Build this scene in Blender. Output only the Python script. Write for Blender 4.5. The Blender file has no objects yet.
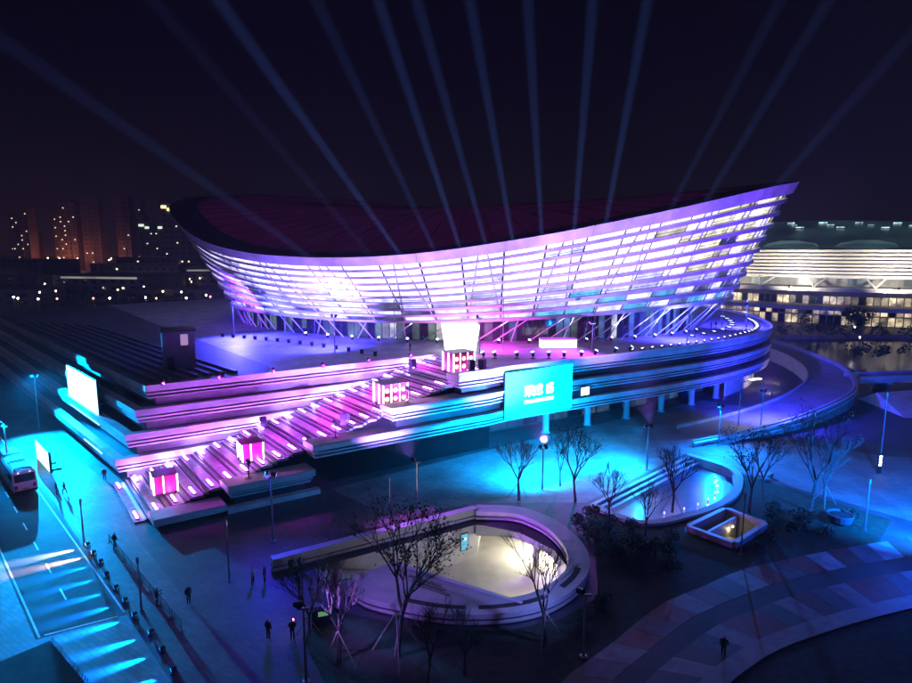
import bpy, bmesh, math, random
import numpy as np
from mathutils import Vector, Matrix
R = math.radians
random.seed(7)
scene = bpy.context.scene
COL = scene.collection

# ------------------------------------------------------------------ camera
cam = bpy.data.cameras.new('camera'); camo = bpy.data.objects.new('camera', cam); COL.objects.link(camo)
camo.location = (0, 0, 30); camo.rotation_euler = (R(90) - math.atan(91.5 / 608), 0, 0)
cam.sensor_width = 36; cam.lens = 24.0; cam.clip_end = 6000; cam.clip_start = 0.5
scene.camera = camo
# ------------------------------------------------------------------ night sky
world = bpy.data.worlds.new('World'); scene.world = world; world.use_nodes = True
wn = world.node_tree; wn.nodes.clear()
wout = wn.nodes.new('ShaderNodeOutputWorld'); bg = wn.nodes.new('ShaderNodeBackground'); bg.inputs[1].default_value = 0.02
sky = wn.nodes.new('ShaderNodeTexSky'); sky.sky_type = 'NISHITA'; sky.sun_disc = False
sky.sun_elevation = R(-5); sky.sun_rotation = R(200)
wn.links.new(sky.outputs[0], bg.inputs[0])
glow = wn.nodes.new('ShaderNodeBackground'); glow.inputs[1].default_value = 1.0
tc = wn.nodes.new('ShaderNodeTexCoord'); sep = wn.nodes.new('ShaderNodeSeparateXYZ'); ramp = wn.nodes.new('ShaderNodeValToRGB')
wn.links.new(tc.outputs['Generated'], sep.inputs[0]); wn.links.new(sep.outputs[2], ramp.inputs[0])
el = ramp.color_ramp.elements
el[0].position = 0.0; el[0].color = (0.0075, 0.0042, 0.0055, 1)
el[1].position = 0.42; el[1].color = (0.0003, 0.0003, 0.0020, 1)
e = el.new(0.12); e.color = (0.0030, 0.0022, 0.0042, 1)
e = el.new(0.26); e.color = (0.0010, 0.0009, 0.0034, 1)
wn.links.new(ramp.outputs[0], glow.inputs[0])
add = wn.nodes.new('ShaderNodeAddShader'); wn.links.new(bg.outputs[0], add.inputs[0]); wn.links.new(glow.outputs[0], add.inputs[1])
wn.links.new(add.outputs[0], wout.inputs[0])
# faint violet fill added overhead as moonlight, for the general night tone
sl = bpy.data.lights.new('moon_fill', 'SUN'); sl.energy = 0.12; sl.angle = R(10); sl.color = (0.62, 0.45, 1.0)
so = bpy.data.objects.new('moon_fill', sl); COL.objects.link(so); so.rotation_euler = (R(38), 0, R(-20)); so.location = (0, 0, 300)
# ------------------------------------------------------------------ exposure and sampling
vs = scene.view_settings; vs.view_transform = 'Standard'; vs.look = 'None'; vs.exposure = 0; vs.gamma = 1; vs.use_curve_mapping = False
scene.render.engine = 'CYCLES'
cy = scene.cycles
cy.use_denoising = True; cy.use_light_tree = True; cy.max_bounces = 5; cy.diffuse_bounces = 2; cy.glossy_bounces = 2
cy.transmission_bounces = 2; cy.volume_bounces = 0; cy.transparent_max_bounces = 4
cy.sample_clamp_indirect = 3.0; cy.sample_clamp_direct = 0.0; cy.caustics_reflective = False; cy.caustics_refractive = False

# ------------------------------------------------------------------ materials
MATS = {}
def mat(name, col, rough=0.6, metal=0.0, var=0.25, vscale=0.6, bump=0.0, bscale=8.0, spec=0.5):
    if name in MATS: return MATS[name]
    m = bpy.data.materials.new(name); m.use_nodes = True; nt = m.node_tree; b = nt.nodes['Principled BSDF']
    b.inputs['Roughness'].default_value = rough; b.inputs['Metallic'].default_value = metal
    b.inputs['Specular IOR Level'].default_value = spec
    t = nt.nodes.new('ShaderNodeTexCoord')
    n = nt.nodes.new('ShaderNodeTexNoise'); n.inputs['Scale'].default_value = vscale; n.inputs['Detail'].default_value = 6
    nt.links.new(t.outputs['Object'], n.inputs['Vector'])
    r = nt.nodes.new('ShaderNodeValToRGB')
    r.color_ramp.elements[0].position = 0.3; r.color_ramp.elements[1].position = 0.7
    r.color_ramp.elements[0].color = tuple(c * (1 - var) for c in col) + (1,)
    r.color_ramp.elements[1].color = tuple(min(1, c * (1 + var)) for c in col) + (1,)
    nt.links.new(n.outputs['Fac'], r.inputs[0])
    oi = nt.nodes.new('ShaderNodeObjectInfo'); hs = nt.nodes.new('ShaderNodeHueSaturation')
    mr = nt.nodes.new('ShaderNodeMapRange'); mr.inputs[3].default_value = 0.88; mr.inputs[4].default_value = 1.1
    nt.links.new(oi.outputs['Random'], mr.inputs[0]); nt.links.new(mr.outputs[0], hs.inputs['Value'])
    nt.links.new(r.outputs[0], hs.inputs['Color']); nt.links.new(hs.outputs[0], b.inputs['Base Color'])
    if bump > 0:
        n2 = nt.nodes.new('ShaderNodeTexNoise'); n2.inputs['Scale'].default_value = bscale; n2.inputs['Detail'].default_value = 4
        nt.links.new(t.outputs['Object'], n2.inputs['Vector'])
        bp = nt.nodes.new('ShaderNodeBump'); bp.inputs['Strength'].default_value = bump; bp.inputs['Distance'].default_value = 0.1
        nt.links.new(n2.outputs['Fac'], bp.inputs['Height']); nt.links.new(bp.outputs[0], b.inputs['Normal'])
    MATS[name] = m; return m
def glowmat(name, col, strength, var=0.0, vscale=0.5, base=(0.1, 0.1, 0.1), sample=True):
    if name in MATS: return MATS[name]
    m = bpy.data.materials.new(name); m.use_nodes = True; nt = m.node_tree; b = nt.nodes['Principled BSDF']
    b.inputs['Base Color'].default_value = base + (1,); b.inputs['Roughness'].default_value = 0.3
    b.inputs['Emission Color'].default_value = col + (1,); b.inputs['Emission Strength'].default_value = strength
    if var > 0:
        t = nt.nodes.new('ShaderNodeTexCoord'); n = nt.nodes.new('ShaderNodeTexNoise'); n.inputs['Scale'].default_value = vscale; n.inputs['Detail'].default_value = 5
        nt.links.new(t.outputs['Object'], n.inputs['Vector'])
        oi = nt.nodes.new('ShaderNodeObjectInfo')
        mr = nt.nodes.new('ShaderNodeMapRange'); mr.inputs[1].default_value = 0.35; mr.inputs[2].default_value = 0.65
        mr.inputs[3].default_value = strength * (1 - var); mr.inputs[4].default_value = strength * (1 + var)
        nt.links.new(n.outputs['Fac'], mr.inputs[0])
        m2 = nt.nodes.new('ShaderNodeMapRange'); m2.inputs[3].default_value = 1 - var; m2.inputs[4].default_value = 1 + var * 0.6
        nt.links.new(oi.outputs['Random'], m2.inputs[0])
        mu = nt.nodes.new('ShaderNodeMath'); mu.operation = 'MULTIPLY'
        nt.links.new(mr.outputs[0], mu.inputs[0]); nt.links.new(m2.outputs[0], mu.inputs[1]); nt.links.new(mu.outputs[0], b.inputs['Emission Strength'])
    m.cycles.emission_sampling = 'AUTO' if sample else 'NONE'
    MATS[name] = m; return m
def slabmat(name, c1, c2, size, rough=0.55):
    """paving: slabs with narrow dark joints and uneven tone"""
    if name in MATS: return MATS[name]
    m = mat(name, c1, rough, var=0.3, vscale=0.25, bump=0.25, bscale=2.0); nt = m.node_tree; b = nt.nodes['Principled BSDF']
    hs = [x for x in nt.nodes if x.type == 'HUE_SAT'][0]; t = [x for x in nt.nodes if x.type == 'TEX_COORD'][0]
    br = nt.nodes.new('ShaderNodeTexBrick'); br.inputs['Scale'].default_value = 1.0 / size
    br.inputs['Color1'].default_value = (1, 1, 1, 1); br.inputs['Color2'].default_value = (0.72, 0.72, 0.72, 1); br.inputs['Mortar'].default_value = (0.55, 0.55, 0.55, 1)
    br.inputs['Mortar Size'].default_value = 0.012; br.offset = 0.5
    mp = nt.nodes.new('ShaderNodeMapping'); mp.inputs['Rotation'].default_value = (0, 0, R(33))
    nt.links.new(t.outputs['Object'], mp.inputs[0]); nt.links.new(mp.outputs[0], br.inputs['Vector'])
    mx = nt.nodes.new('ShaderNodeMix'); mx.data_type = 'RGBA'; mx.blend_type = 'MULTIPLY'; mx.inputs[0].default_value = 1
    nt.links.new(hs.outputs[0], mx.inputs[6]); nt.links.new(br.outputs[0], mx.inputs[7]); nt.links.new(mx.outputs[2], b.inputs['Base Color'])
    return m

WHITE = mat('white_panel', (0.58, 0.58, 0.60), 0.45, var=0.22, vscale=0.35)
STONE = mat('pale_stone', (0.42, 0.41, 0.40), 0.6, var=0.18, vscale=0.5, bump=0.15)
STEP = mat('step_granite', (0.30, 0.29, 0.30), 0.45, var=0.25, vscale=1.2, bump=0.1)
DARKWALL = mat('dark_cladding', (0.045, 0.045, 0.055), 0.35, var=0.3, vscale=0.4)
ROOFD = mat('dark_roof', (0.07, 0.07, 0.08), 0.6, var=0.35, vscale=0.2)
ROOFR = mat('oxblood_roof', (0.60, 0.07, 0.30), 0.5, var=0.25, vscale=0.12)
PLAZA = slabmat('plaza_paving', (0.30, 0.30, 0.32), None, 2.4)
GROUND = slabmat('ground_paving', (0.075, 0.075, 0.085), None, 1.8)
PALEPAVE = slabmat('pale_paving', (0.21, 0.21, 0.22), None, 1.6)
ASPH = mat('asphalt', (0.05, 0.05, 0.052), 0.7, var=0.3, vscale=0.5, bump=0.3, bscale=20)
PAINT = mat('road_paint', (0.75, 0.75, 0.75), 0.6, var=0.2, vscale=3)
LAWN = mat('dark_lawn', (0.025, 0.04, 0.018), 0.9, var=0.5, vscale=1.5, bump=0.8, bscale=12)
SOIL = mat('soil', (0.03, 0.025, 0.02), 0.95, var=0.4, vscale=1.0, bump=0.6)
METAL = mat('grey_metal', (0.33, 0.33, 0.35), 0.35, 0.6, var=0.15)
DMETAL = mat('dark_metal', (0.03, 0.03, 0.035), 0.4, 0.4, var=0.2)
GLASSD = mat('dark_glass', (0.02, 0.028, 0.035), 0.08, 0.0, var=0.2, spec=0.8)
BARK = mat('bark', (0.11, 0.085, 0.07), 0.85, var=0.35, vscale=4, bump=0.5, bscale=15)
LEAF = mat('winter_leaf', (0.045, 0.05, 0.022), 0.7, var=0.4, vscale=2)
SHRUB = mat('shrub_leaf', (0.03, 0.055, 0.025), 0.7, var=0.5, vscale=2)
WOOD = mat('prop_wood', (0.30, 0.25, 0.19), 0.7, var=0.25, vscale=3)

# ------------------------------------------------------------------ mesh helpers
class MB:
    def __init__(s): s.v = []; s.f = []; s.mi = []
    def face(s, pts, mi=0):
        i = len(s.v); s.v += [tuple(p) for p in pts]; s.f.append(tuple(range(i, i + len(pts)))); s.mi.append(mi); return s
    def prism(s, poly, z0, z1, mi=0, bottom=True):
        n = len(poly); i = len(s.v)
        s.v += [(p[0], p[1], z0) for p in poly] + [(p[0], p[1], z1) for p in poly]
        s.f.append(tuple(range(i + n, i + 2 * n))); s.mi.append(mi)
        if bottom: s.f.append(tuple(range(i + n - 1, i - 1, -1))); s.mi.append(mi)
        for k in range(n):
            q = (k + 1) % n; s.f.append((i + k, i + q, i + n + q, i + n + k)); s.mi.append(mi)
        return s
    def box(s, c, d, rz=0.0, mi=0, taper=1.0):
        hx, hy, hz = d[0] / 2, d[1] / 2, d[2] / 2; ca, sa = math.cos(rz), math.sin(rz); i = len(s.v)
        for z, k in ((-hz, 1.0), (hz, taper)):
            for x, y in ((-hx, -hy), (hx, -hy), (hx, hy), (-hx, hy)):
                x *= k; y *= k
                s.v.append((c[0] + x * ca - y * sa, c[1] + x * sa + y * ca, c[2] + z))
        for q in ((3, 2, 1, 0), (4, 5, 6, 7), (0, 1, 5, 4), (1, 2, 6, 5), (2, 3, 7, 6), (3, 0, 4, 7)):
            s.f.append(tuple(i + a for a in q)); s.mi.append(mi)
        return s
    def tube(s, p0, p1, r0, r1=None, n=6, mi=0, caps=True):
        r1 = r0 if r1 is None else r1
        p0 = Vector(p0); p1 = Vector(p1); d = p1 - p0
        if d.length < 1e-6: return s
        d.normalize(); a = d.orthogonal().normalized(); b = d.cross(a); i = len(s.v)
        for p, r in ((p0, r0), (p1, r1)):
            for k in range(n):
                t = 2 * math.pi * k / n; q = p + a * (r * math.cos(t)) + b * (r * math.sin(t)); s.v.append((q.x, q.y, q.z))
        for k in range(n):
            q = (k + 1) % n; s.f.append((i + k, i + q, i + n + q, i + n + k)); s.mi.append(mi)
        if caps:
            s.f.append(tuple(range(i + n - 1, i - 1, -1))); s.mi.append(mi); s.f.append(tuple(range(i + n, i + 2 * n))); s.mi.append(mi)
        return s
    def lathe(s, c, prof, n=12, mi=0):
        i = len(s.v)
        for r, z in prof:
            for k in range(n):
                t = 2 * math.pi * k / n; s.v.append((c[0] + r * math.cos(t), c[1] + r * math.sin(t), c[2] + z))
        for j in range(len(prof) - 1):
            for k in range(n):
                q = (k + 1) % n; s.f.append((i + j * n + k, i + j * n + q, i + (j + 1) * n + q, i + (j + 1) * n + k)); s.mi.append(mi)
        s.f.append(tuple(range(i + n - 1, i - 1, -1))); s.mi.append(mi)
        m = i + (len(prof) - 1) * n; s.f.append(tuple(range(m, m + n))); s.mi.append(mi)
        return s
    def grid(s, rows, mi=0, closed=False):
        """rows: list of equally long lists of points"""
        i = len(s.v); n = len(rows[0])
        for r in rows: s.v += [tuple(p) for p in r]
        for j in range(len(rows) - 1):
            for k in range(n if closed else n - 1):
                q = (k + 1) % n
                s.f.append((i + j * n + k, i + j * n + q, i + (j + 1) * n + q, i + (j + 1) * n + k)); s.mi.append(mi)
        return s
    def sweep(s, path, d0, d1, z0, z1, mi=0):
        """rectangular section along an open plan path; d is measured to the left of the path, z may be callables of the index"""
        f0 = z0 if callable(z0) else (lambda k: z0); f1 = z1 if callable(z1) else (lambda k: z1)
        A = offs(path, d0); B = offs(path, d1); n = len(path)
        ring = []
        for k in range(n):
            ring.append([(A[k][0], A[k][1], f0(k)), (A[k][0], A[k][1], f1(k)), (B[k][0], B[k][1], f1(k)), (B[k][0], B[k][1], f0(k))])
        s.grid(ring, mi, closed=True)
        s.face(ring[0][::-1], mi); s.face(ring[-1], mi)
        return s
    def mesh(s, name, mats, smooth=False):
        me = bpy.data.meshes.new(name); me.from_pydata(s.v, [], s.f)
        for m in (mats if isinstance(mats, (list, tuple)) else [mats]): me.materials.append(m)
        if any(s.mi): me.polygons.foreach_set('material_index', s.mi)
        if smooth: me.polygons.foreach_set('use_smooth', [True] * len(s.f))
        me.update(); return me
    def build(s, name, mats, parent=None, smooth=False, weld=False, bevel=0.0):
        me = s.mesh(name, mats, smooth)
        bm = bmesh.new(); bm.from_mesh(me)
        if weld: bmesh.ops.remove_doubles(bm, verts=bm.verts, dist=0.0005)
        bmesh.ops.recalc_face_normals(bm, faces=bm.faces)
        if bevel > 0: bmesh.ops.bevel(bm, geom=list(bm.edges), offset=bevel, segments=2, affect='EDGES', clamp_overlap=True)
        bm.to_mesh(me); bm.free()
        return link(name, me, parent)
def link(name, me, parent=None):
    o = bpy.data.objects.new(name, me); COL.objects.link(o)
    if parent is not None:
        o.parent = parent
        if parent.get('_w'): o.location = tuple(-c for c in parent['_w'])
    return o
def offs(path, d):
    out = []; n = len(path)
    for k in range(n):
        ns = []
        if k > 0:
            dx, dy = path[k][0] - path[k - 1][0], path[k][1] - path[k - 1][1]; L = math.hypot(dx, dy); ns.append((-dy / L, dx / L))
        if k < n - 1:
            dx, dy = path[k + 1][0] - path[k][0], path[k + 1][1] - path[k][1]; L = math.hypot(dx, dy); ns.append((-dy / L, dx / L))
        if len(ns) == 1: nx, ny = ns[0]; q = 1
        else:
            nx, ny = ns[0][0] + ns[1][0], ns[0][1] + ns[1][1]; L = math.hypot(nx, ny); nx /= L; ny /= L
            q = 1 / max(0.4, nx * ns[0][0] + ny * ns[0][1])
        out.append((path[k][0] + nx * d * q, path[k][1] + ny * d * q))
    return out
def smooth_path(pts, sub=6, closed=False):
    """Catmull-Rom through plan or space points"""
    P = [np.array(p, float) for p in pts]; n = len(P); out = []
    g = (lambda i: P[i % n]) if closed else (lambda i: P[min(max(i, 0), n - 1)])
    for i in range(n if closed else n - 1):
        p0, p1, p2, p3 = g(i - 1), g(i), g(i + 1), g(i + 2)
        for k in range(sub):
            t = k / sub
            out.append(tuple(0.5 * ((2 * p1) + (-p0 + p2) * t + (2 * p0 - 5 * p1 + 4 * p2 - p3) * t * t + (-p0 + 3 * p1 - 3 * p2 + p3) * t ** 3)))
    if not closed: out.append(tuple(P[-1]))
    return out
def tag(o, label, cat, group=None, kind=None):
    if label: o['label'] = label
    if cat: o['category'] = cat
    if group: o['group'] = group
    if kind: o['kind'] = kind
    return o
def thing(name, label, cat, loc=(0, 0, 0), rz=0.0, group=None, world_parts=False):
    """an Empty at the base of the thing; world_parts: its parts are written in world coordinates"""
    o = bpy.data.objects.new(name, None); COL.objects.link(o); o.location = loc; o.rotation_euler = (0, 0, rz); o.empty_display_size = 0.3
    if world_parts: o['_w'] = list(loc)
    return tag(o, label, cat, group)
def sub(o, parent):
    """make o (built in world or local coordinates of its thing) a sub-part of a part"""
    o.parent = parent; o.location = (0, 0, 0); return o
def copytree(o, parent=None):
    c = o.copy(); COL.objects.link(c); c.parent = parent
    for ch in list(o.children): copytree(ch, c)
    return c
def struct(o): o['kind'] = 'structure'; return o
def lamp(name, kind, loc, energy, col, parent=None, aim=None, size=60, blend=0.6, rad=0.2):
    l = bpy.data.lights.new(name, kind); l.energy = energy; l.color = col
    l.shadow_soft_size = rad
    if kind == 'SPOT': l.spot_size = R(size); l.spot_blend = blend
    o = bpy.data.objects.new(name, l); COL.objects.link(o)
    if aim is not None:
        o.rotation_euler = (Vector(aim) - Vector(loc)).to_track_quat('-Z', 'Y').to_euler()
    if parent is not None:
        o.parent = parent; base = parent.matrix_basis
        o.location = base.inverted() @ Vector(loc) if aim is None else tuple(Vector(loc) - Vector(parent.location))
    else: o.location = loc
    return o
def fill_holes(name, outer, holes, z, m, uvz=None):
    bm = bmesh.new(); edges = []
    for loop in [outer] + holes:
        vs_ = [bm.verts.new((p[0], p[1], z)) for p in loop]
        for k in range(len(vs_)): edges.append(bm.edges.new((vs_[k], vs_[(k + 1) % len(vs_)])))
    bmesh.ops.triangle_fill(bm, use_beauty=True, use_dissolve=False, edges=edges)
    bmesh.ops.recalc_face_normals(bm, faces=bm.faces)
    for f in bm.faces:
        if f.normal.z < 0: f.normal_flip()
    me = bpy.data.meshes.new(name); bm.to_mesh(me); bm.free(); me.materials.append(m)
    return link(name, me)
U = np.array((0.8387, 0.5446)); WD = np.array((-0.61, 0.7924)); WL = np.array((-0.699, 0.715))
def pt(o, *uv): 
    p = np.array(o, float)
    for c, d in uv: p = p + c * d
    return (float(p[0]), float(p[1]))
# ================================================================== THE GROUND
PIT_OUT = smooth_path([(2.3, 66.2), (7.3, 65.6), (10.8, 62.2), (12.5, 57.6), (12.6, 53.6), (11.3, 50.1), (8.2, 46.8), (4.3, 45.2), (-0.5, 45.0), (-4.6, 46.1), (-7.7, 47.4), (-9.9, 49.8)], 4)
PIT_HOLE = [(-13.6, 54.2), (-11.0, 55.6), (2.4, 63.5), (6.8, 61.5), (9.9, 57.6), (10.9, 53.4), (9.8, 50.4), (6.9, 47.4), (5.0, 46.0), (-6.2, 52.9), (-12.5, 51.8)]
POOL = [(16.2, 68.8), (34.4, 86.2), (38.0, 79.5), (35.6, 73.5), (31.8, 68.8), (26.5, 65.6), (20.3, 63.6)]
WELL = [(25.2, 61.8), (31.0, 66.2), (33.6, 62.6), (28.3, 58.2)]
CANAL = [(98, 138), (103, 160), (106, 185), (110, 214), (160, 216), (280, 200), (280, 140), (140, 136), (118, 132)]
BIGR = 3500
ground = struct(fill_holes('ground', [(-BIGR, -200), (BIGR, -200), (BIGR, BIGR), (-BIGR, BIGR)], [PIT_HOLE, POOL, WELL, CANAL], 0.0, GROUND))
def sheet(name, poly, z, m, kind='structure'):
    o = MB().face([(p[0], p[1], z) for p in poly]).build(name, m)
    if o.data.polygons[0].normal.z < 0: o.data.flip_normals()
    o['kind'] = kind; return o
# road along the left wing, its painted lines
rdir = np.array((0.69, -0.724)); rdir /= np.linalg.norm(rdir)
road = sheet('road', [(-120.0, 143.0), (-49.9, 71.2), (-27.4, 46.6), (-32.7, 43.3), (-46.4, 57.6), (-126.0, 141.0)], 0.004, ASPH)
def painted(name, p, q, w, z=0.010):
    p = np.array(p); q = np.array(q); d = (q - p) / np.linalg.norm(q - p); n = np.array((-d[1], d[0])) * w / 2
    o = MB().face([(*(p + n), z), (*(p - n), z), (*(q - n), z), (*(q + n), z)]).build(name, PAINT, road)
    if o.data.polygons[0].normal.z < 0: o.data.flip_normals()
    return o
painted('edge_line', (-90.0, 112.0), (-27.8, 47.0), 0.16); painted('edge_line', (-92.0, 105.4), (-32.6, 43.6), 0.16); painted('stop_line', (-32.4, 43.9), (-28.0, 46.4), 0.22)
dash_o = np.array((-33.8, 48.8))
for k in range(10): painted('lane_dash', dash_o - rdir * (k * 6.1), dash_o - rdir * (k * 6.1 + 2.4), 0.14)
# pale paving strips of the forecourt
sheet('forecourt_pavement', [(-46.4, 57.6), (-32.7, 43.3), (-27.4, 46.6), (-18.0, 36.5), (-18.0, 24.0), (-60, 24.0), (-75, 70.0)], 0.0045, PALEPAVE)
sheet('side_pavement', [(-118.0, 143.0), (-49.9, 71.6), (-27.0, 46.9), (-19.0, 38.4), (-12.0, 30.0), (-9.0, 32.6), (-33.0, 59.6), (-44.5, 74.6), (-116.5, 148.0)], 0.0042, slabmat('side_paving', (0.12, 0.12, 0.13), None, 1.6))
sheet('lower_street', [(4.5, 69.2), (15.6, 69.3), (34.2, 87.2), (38.6, 79.8), (51.2, 64.0), (78.0, 55.0), (88.0, 78.0), (64.0, 86.0), (48.0, 93.0), (37.0, 91.6), (58.0, 112.0), (50.0, 120.0), (8.0, 91.0), (-16.0, 73.5), (-8.0, 66.0)], 0.005, PALEPAVE)
# garden ground: lawn and soil beds
sheet('garden_bed', [(-12.0, 43.4), (-6.0, 33.0), (9.0, 36.0), (13.2, 43.0), (17.4, 48.0), (21.9, 50.7), (29.3, 54.7), (44.0, 59.4), (49.0, 64.6), (38.6, 79.0), (36.4, 73.1), (32.4, 68.1), (34.2, 62.6), (28.4, 57.6), (24.6, 61.8), (26.4, 65.0), (20.3, 62.9), (15.2, 68.6), (14.2, 58.0), (12.4, 49.2), (8.6, 46.0), (4.3, 44.6), (-0.5, 44.4), (-4.8, 45.5), (-8.4, 46.6), (-10.6, 48.0)], 0.0065, LAWN)
# curved promenade of coloured paving sectors with a dark lane
PO = smooth_path([(3.5, 33.0), (7.3, 38.6), (11.7, 42.6), (17.4, 48.0), (21.9, 50.7), (29.3, 54.7), (47.7, 60.2), (66, 62.5)], 6)
PI = smooth_path([(13.0, 33.0), (16.6, 38.0), (19.5, 40.6), (25.9, 44.4), (40.1, 49.4), (58.0, 52.8)], 1)
def resample(path, n):
    P = np.array(path); d = np.r_[0, np.cumsum(np.linalg.norm(np.diff(P, axis=0), axis=1))]; t = np.linspace(0, d[-1], n)
    return np.c_[np.interp(t, d, P[:, 0]), np.interp(t, d, P[:, 1])]
NS = 27
po = resample(PO, NS + 1); pi_ = resample(smooth_path([(13.0, 33.0), (16.6, 38.0), (19.5, 40.6), (25.9, 44.4), (40.1, 49.4), (58.0, 52.8)], 6), NS + 1)
prom = struct(sheet('promenade', [tuple(p) for p in po] + [tuple(p) for p in pi_[::-1]], 0.009, ASPH))
PCOL = [mat('paver_red', (0.20, 0.05, 0.04), 0.6, var=0.25, vscale=1.5), mat('paver_pale', (0.24, 0.24, 0.26), 0.6, var=0.3, vscale=0.8),
        mat('paver_grey', (0.10, 0.10, 0.11), 0.6, var=0.25, vscale=1.5), mat('paver_brown', (0.11, 0.05, 0.04), 0.6, var=0.25, vscale=1.5)]
rr = random.Random(3)
for k in range(NS):
    for a, b in ((0.0, 0.36), (0.60, 1.0)):
        q = [po[k] * (1 - a) + pi_[k] * a, po[k + 1] * (1 - a) + pi_[k + 1] * a, po[k + 1] * (1 - b) + pi_[k + 1] * b, po[k] * (1 - b) + pi_[k] * b]
        c = sum(q) / 4; q = [c + (x - c) * 0.985 for x in q]
        MB().prism([tuple(x) for x in q][::-1], 0.0, 0.022).build('paving_sector', PCOL[(0, 1, 3, 2, 1, 0, 2)[k % 7]] if a == 0 else PCOL[(2, 1, 0, 0, 2, 1, 3)[(k + 1) % 7]], prom)
kerbp = [tuple(p) for p in pi_]
struct(MB().sweep(kerbp, 0.0, -1.5, 0.0, 0.12).build('kerb_path', mat('kerb_stone', (0.24, 0.24, 0.25), 0.6, var=0.25, vscale=0.8)))
sheet('round_lawn', offs(kerbp, -1.5) + [(80, 40), (60, 20), (10, 20)], 0.008, LAWN)

# ================================================================== PODIUM (deck round the arena)
podium = thing('podium', 'banded podium deck with curved cantilevered edge carrying the lit arena', 'podium', (20, 150, 0), world_parts=True)
CURVE = [(9.0, 89.4), (23.2, 97.6), (39.6, 106.9), (55.8, 118.3), (69.9, 133.4), (77.6, 152.8), (79.0, 172.9), (74, 198), (55, 228)]
R0 = np.array((-31.6, 62.6))
FACE = lambda s: pt(R0, (s, U))
def tier_path(s0, w=3.0):
    head = [pt(FACE(s0), (w, WD)), FACE(s0)]
    return head + smooth_path([FACE(44.0)] + CURVE, 6)
def band(path, zt, parent, dz=0.0, wall_bottom=3.1, wallmat=DARKWALL):
    MB().sweep(path, 0.0, 1.2, zt - 0.85, zt).build('fascia', WHITE, parent)
    MB().sweep(path, 0.22, 1.25, zt - 1.36, zt - 1.13).build('fin', WHITE, parent)
    MB().sweep(path, 0.40, 1.30, zt - 1.86, zt - 1.63).build('fin', WHITE, parent)
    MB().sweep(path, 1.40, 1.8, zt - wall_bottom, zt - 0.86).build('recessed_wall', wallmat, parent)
ZT = (12.5, 9.4, 6.3); S0 = (38.2, 27.6, 16.8)
PATHS = [tier_path(s) for s in S0]
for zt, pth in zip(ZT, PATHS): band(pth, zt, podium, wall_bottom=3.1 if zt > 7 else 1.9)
# short low blocks at the foot of the stairs
for s0, s1, zt, zb in ((6.6, 17.0, 3.2, 0.0), (-1.2, 6.4, 1.15, 0.0)):
    p = [pt(FACE(s0), (3.0, WD)), FACE(s0), FACE(s1), pt(FACE(s1), (3.0, WD))]
    MB().sweep(p, 0.0, 1.2, zt - 0.8, zt - 0.002).build('fascia', WHITE, podium)
    if zt > 2:
        MB().sweep(p, 0.25, 1.2, zt - 1.2, zt - 0.98).build('fin', WHITE, podium); MB().sweep(p, 0.45, 1.2, zt - 1.62, zt - 1.4).build('fin', WHITE, podium)
    MB().sweep(p, 1.0, 1.6, zb, zt - 0.81).build('recessed_wall', DARKWALL, podium)
    MB().prism([FACE(s0), FACE(s1), pt(FACE(s1), (3.0, WD)), pt(FACE(s0), (3.0, WD))], zt - 0.05, zt + 0.004).build('block_top', STONE, podium)
MB().sweep([FACE(6.45), FACE(17.5)], -0.12, 0.9, 0.0, 0.62).build('low_wall', WHITE, podium)
for k in (1, 2):
    s0, s1 = S0[k], S0[k - 1] + 1.0
    MB().prism([FACE(s0 + 0.02), FACE(s1 + 8), pt(FACE(s1 + 8), (3.0, WD)), pt(FACE(s0 + 0.02), (3.0, WD))], ZT[k] - 0.3, ZT[k] + 0.004).build('block_top', STONE, podium)
TL = pt(R0, (46.0, U), (17.0, WD))
DECK = [FACE(S0[0] + 0.02)] + [tuple(p) for p in smooth_path([FACE(44.0)] + CURVE, 6)] + [(20, 255), (-60, 250), (-112, 195), (-104.0, 185.0), (-56.4, 125.4), (-28.8, 91.4), (-26.8, 86.6), (TL[0] - 0.2, TL[1] + 0.3), TL, pt(R0, (46.0, U), (3.0, WD)), pt(FACE(S0[0]), (3.0, WD))]
dk = MB().face([(p[0], p[1], 12.506) for p in DECK]).build('deck_paving', PLAZA, podium)
if dk.data.polygons[0].normal.z < 0: dk.data.flip_normals()
# raised kerb along the deck edge
MB().sweep(PATHS[0][1:], 0.05, 0.55, 12.5, 12.95).build('edge_kerb', WHITE, podium)
# underside and recessed ground storey
lowp = smooth_path([FACE(18.0), FACE(30), FACE(44.0)] + CURVE, 6)
sof = MB(); inn = offs(lowp, 16.0); outp = offs(lowp, 0.6)
sof.grid([[(p[0], p[1], 4.42) for p in outp], [(p[0], p[1], 4.42) for p in inn]]).build('soffit', mat('soffit', (0.30, 0.30, 0.31), 0.6), podium)
UG = offs(lowp, 9.0)
MB().sweep(UG, 0.0, 0.3, 0.0, 4.4).build('ground_storey_wall', DARKWALL, podium)
gp = offs(lowp, 8.9)
LITWIN = glowmat('lit_shopfront', (1.0, 0.82, 0.5), 1.1, var=0.5, vscale=0.8); DIMWIN = glowmat('dim_shopfront', (0.25, 0.5, 0.7), 0.10, var=0.6, vscale=0.6, base=(0.02, 0.03, 0.04))
rg = resample(gp, 60)
for k in range(58):
    a, b = rg[k], rg[k + 1]; a2 = a + (b - a) * 0.06; b2 = a + (b - a) * 0.94
    o = MB().prism([tuple(a2), tuple(b2), tuple(b2 + np.array((-0.03, 0.05))), tuple(a2 + np.array((-0.03, 0.05)))], 0.3, 3.9)
    o.build('glass_pane', LITWIN if 33 <= k <= 39 else DIMWIN if k % 3 else GLASSD, podium)
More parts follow.
